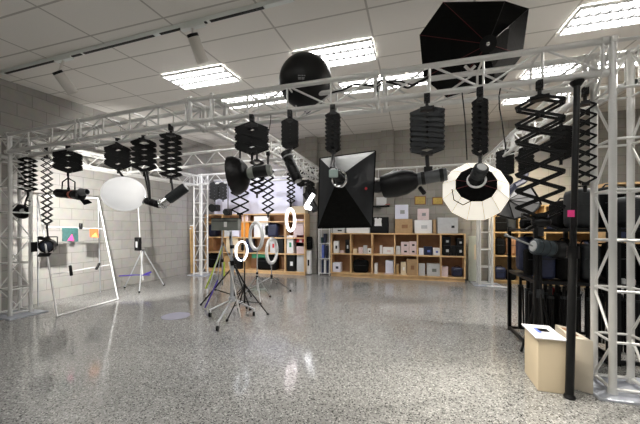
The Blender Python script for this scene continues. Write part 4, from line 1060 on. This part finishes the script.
def swatch(f0, f1, m, m2, label, drop=.22):
    a, b = on_rail(f0), on_rail(f1); rt = thing('cloth_swatch', label, 'cloth', a-Vector((0, 0, drop)))
    ex = Vector((1, -.3, 0)).normalized()
    cl = [a+ex*.01, b+ex*.01, b+ex*.03-Vector((0, 0, drop)), a+ex*.025-Vector((0, 0, drop*.95))]
    MB().sheet(cl, ex, .008).build('cloth', m, rt, smooth=False)
    mid = (a+b)/2+ex*.034
    MB().sheet([mid+Vector((0, -.05, -drop*.9)), mid+Vector((0, .05, -drop*.95)), mid+Vector((0, .02, -drop*.45))], ex, .004).build('print', m2, rt, smooth=False)
swatch(.27, .52, 'teal', 'swatchp', 'dark green cloth with a pink print hanging from the white frame')
swatch(.72, .88, 'swatcho', 'yellow', 'small orange and red cloth hanging from the white frame', .15)
for i, (f, px, py) in enumerate(((.28, 0, 0), (.72, 0, 0))):
    p = m0.lerp(m1, f); d_ = Vector((0, .06 if i else -.02, .16 if i == 0 else .10))
    one(MB().bar(p-d_*.4+Vector((.02, 0, 0)), p+d_*.6+Vector((.02, 0, 0)), .035, .03, (1, 0, 0)), 'spring_clamp', 'black', ['black clamp at the left on the lower rail of the white frame', 'black clamp at the right on the lower rail of the white frame'][i], 'clamp', bevel=.008)
p = n0.lerp(n1, .56)
one(MB().box(p+Vector((.02, 0, .03)), (.04, .04, .10)), 'spring_clamp', 'black', 'small clamp on the upper rail right of the dark green cloth', 'clamp', bevel=.008)
# light stand by the wall
bw = FL(143, 289); 
rt = stand((bw.x, bw.y, 0), W(138, 203, 6.2), .42, 3, 'grey light stand with purple brace near the left wall', 'alu', 'alu_d', zc=.78, ang=-.9, rr=.012, brace=False)
D_ = -SN*bw.x+CS*bw.y
MB().tube(W(119, 276, D_), W(134, 275, D_), .012).tube(W(141, 276, D_), W(151, 272, D_), .018).tube(W(134, 275, D_), W(150, 275, D_), .010).build('purple_brace', 'purple', rt)
pk = W(138, 244, D_-.05)
rt = thing('battery_pack', 'black battery pack with a white label strapped to the stand by the left wall', 'battery pack', pk-Vector((0, 0, .13)))
MB().box(pk, (.11, .08, .27)).build('body', 'black', rt, bevel=.01)
MB().box(pk+Vector((.01, -.043, -.01)), (.04, .006, .12)).build('label', 'whitep', rt, smooth=False)

# thin round lavender patch on the floor
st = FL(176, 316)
one(MB().lathe([(0, 0), (.19, 0), (.19, .003), (0, .003)], (st.x, st.y, .0005), (0, 0, 1), 40), 'floor_disc', 'disc', 'round lavender patch on the polished floor', 'sticker')

# ================================================================== FAR RIGHT SHELVING
XA, XB_ = PY(494, 250, 7.75).x, PY(600, 250, 7.75).x
rt, xx, zz = cubes(XA, XB_, 7.72, 8.05, .06, 1.75, 0, 0, 'warm-lit wooden wall shelving behind the right hand racks', 'woodp', 'woodp', xs=[XA+(XB_-XA)*k/4 for k in range(5)], zs=[.06, .62, 1.15, 1.74])
rnd = random.Random(3); names = ['navy', 'black', 'charcoal', 'black', 'brown']; mm = ['blue', 'black_f', 'char', 'black_f', 'woodd']
wh = ['bottom', 'middle', 'upper']
for lv, z in enumerate((.076, .636, 1.166)):
    for k in range(4):
        for j in range(2):
            q = (k*2+j+lv*3) % 5 if lv else (k+j) % 3
            x = xx[k]+.14+j*.32+rnd.uniform(-.02, .02); wd = rnd.uniform(.2, .28); hh = rnd.uniform(.22, .40)
            if x+wd/2 > xx[k+1]-.03: wd = .2; x = xx[k+1]-.14
            bag((x, 7.86, z+hh/2), (wd, .22, hh), mm[q], '%s gear bag, %s in bay %s of the %s row of the warm wall shelving' % (names[q], ['left', 'right'][j], ['one', 'two', 'three', 'four'][k], wh[lv]), 'gear_bag')
# tall shelf unit at the far right edge
rt, xx, zz = cubes(2.98, 4.3, 5.9, 6.3, .10, 1.96, 0, 0, 'wooden shelf unit with dark gear behind the right tower at the photo edge', 'wood', 'black_f', xs=[2.98, 3.64, 4.3], zs=[.10, .55, 1.02, 1.5, 1.95])
for lv, z in enumerate((.118, .568, 1.038, 1.518)):
    for k in range(2):
        for j in range(2):
            x = (3.0, 3.66)[k]+.17+j*.31; hh = rnd.uniform(.24, .38)
            m_ = 'whitep' if (lv == 0 and j == 0) else ['black_f', 'char', 'blue', 'black_f'][(lv+k+2*j) % 4]
            bag((x, 6.06, z+hh/2), (.26, .26, hh), m_, '%s case on shelf level %s, %s, of the unit behind the right tower' % ({'whitep': 'white', 'black_f': 'black', 'char': 'charcoal', 'blue': 'navy'}[m_], ['one', 'two', 'three', 'four'][lv], ['far left', 'mid left', 'mid right', 'far right'][2*k+j]), 'gear_case')
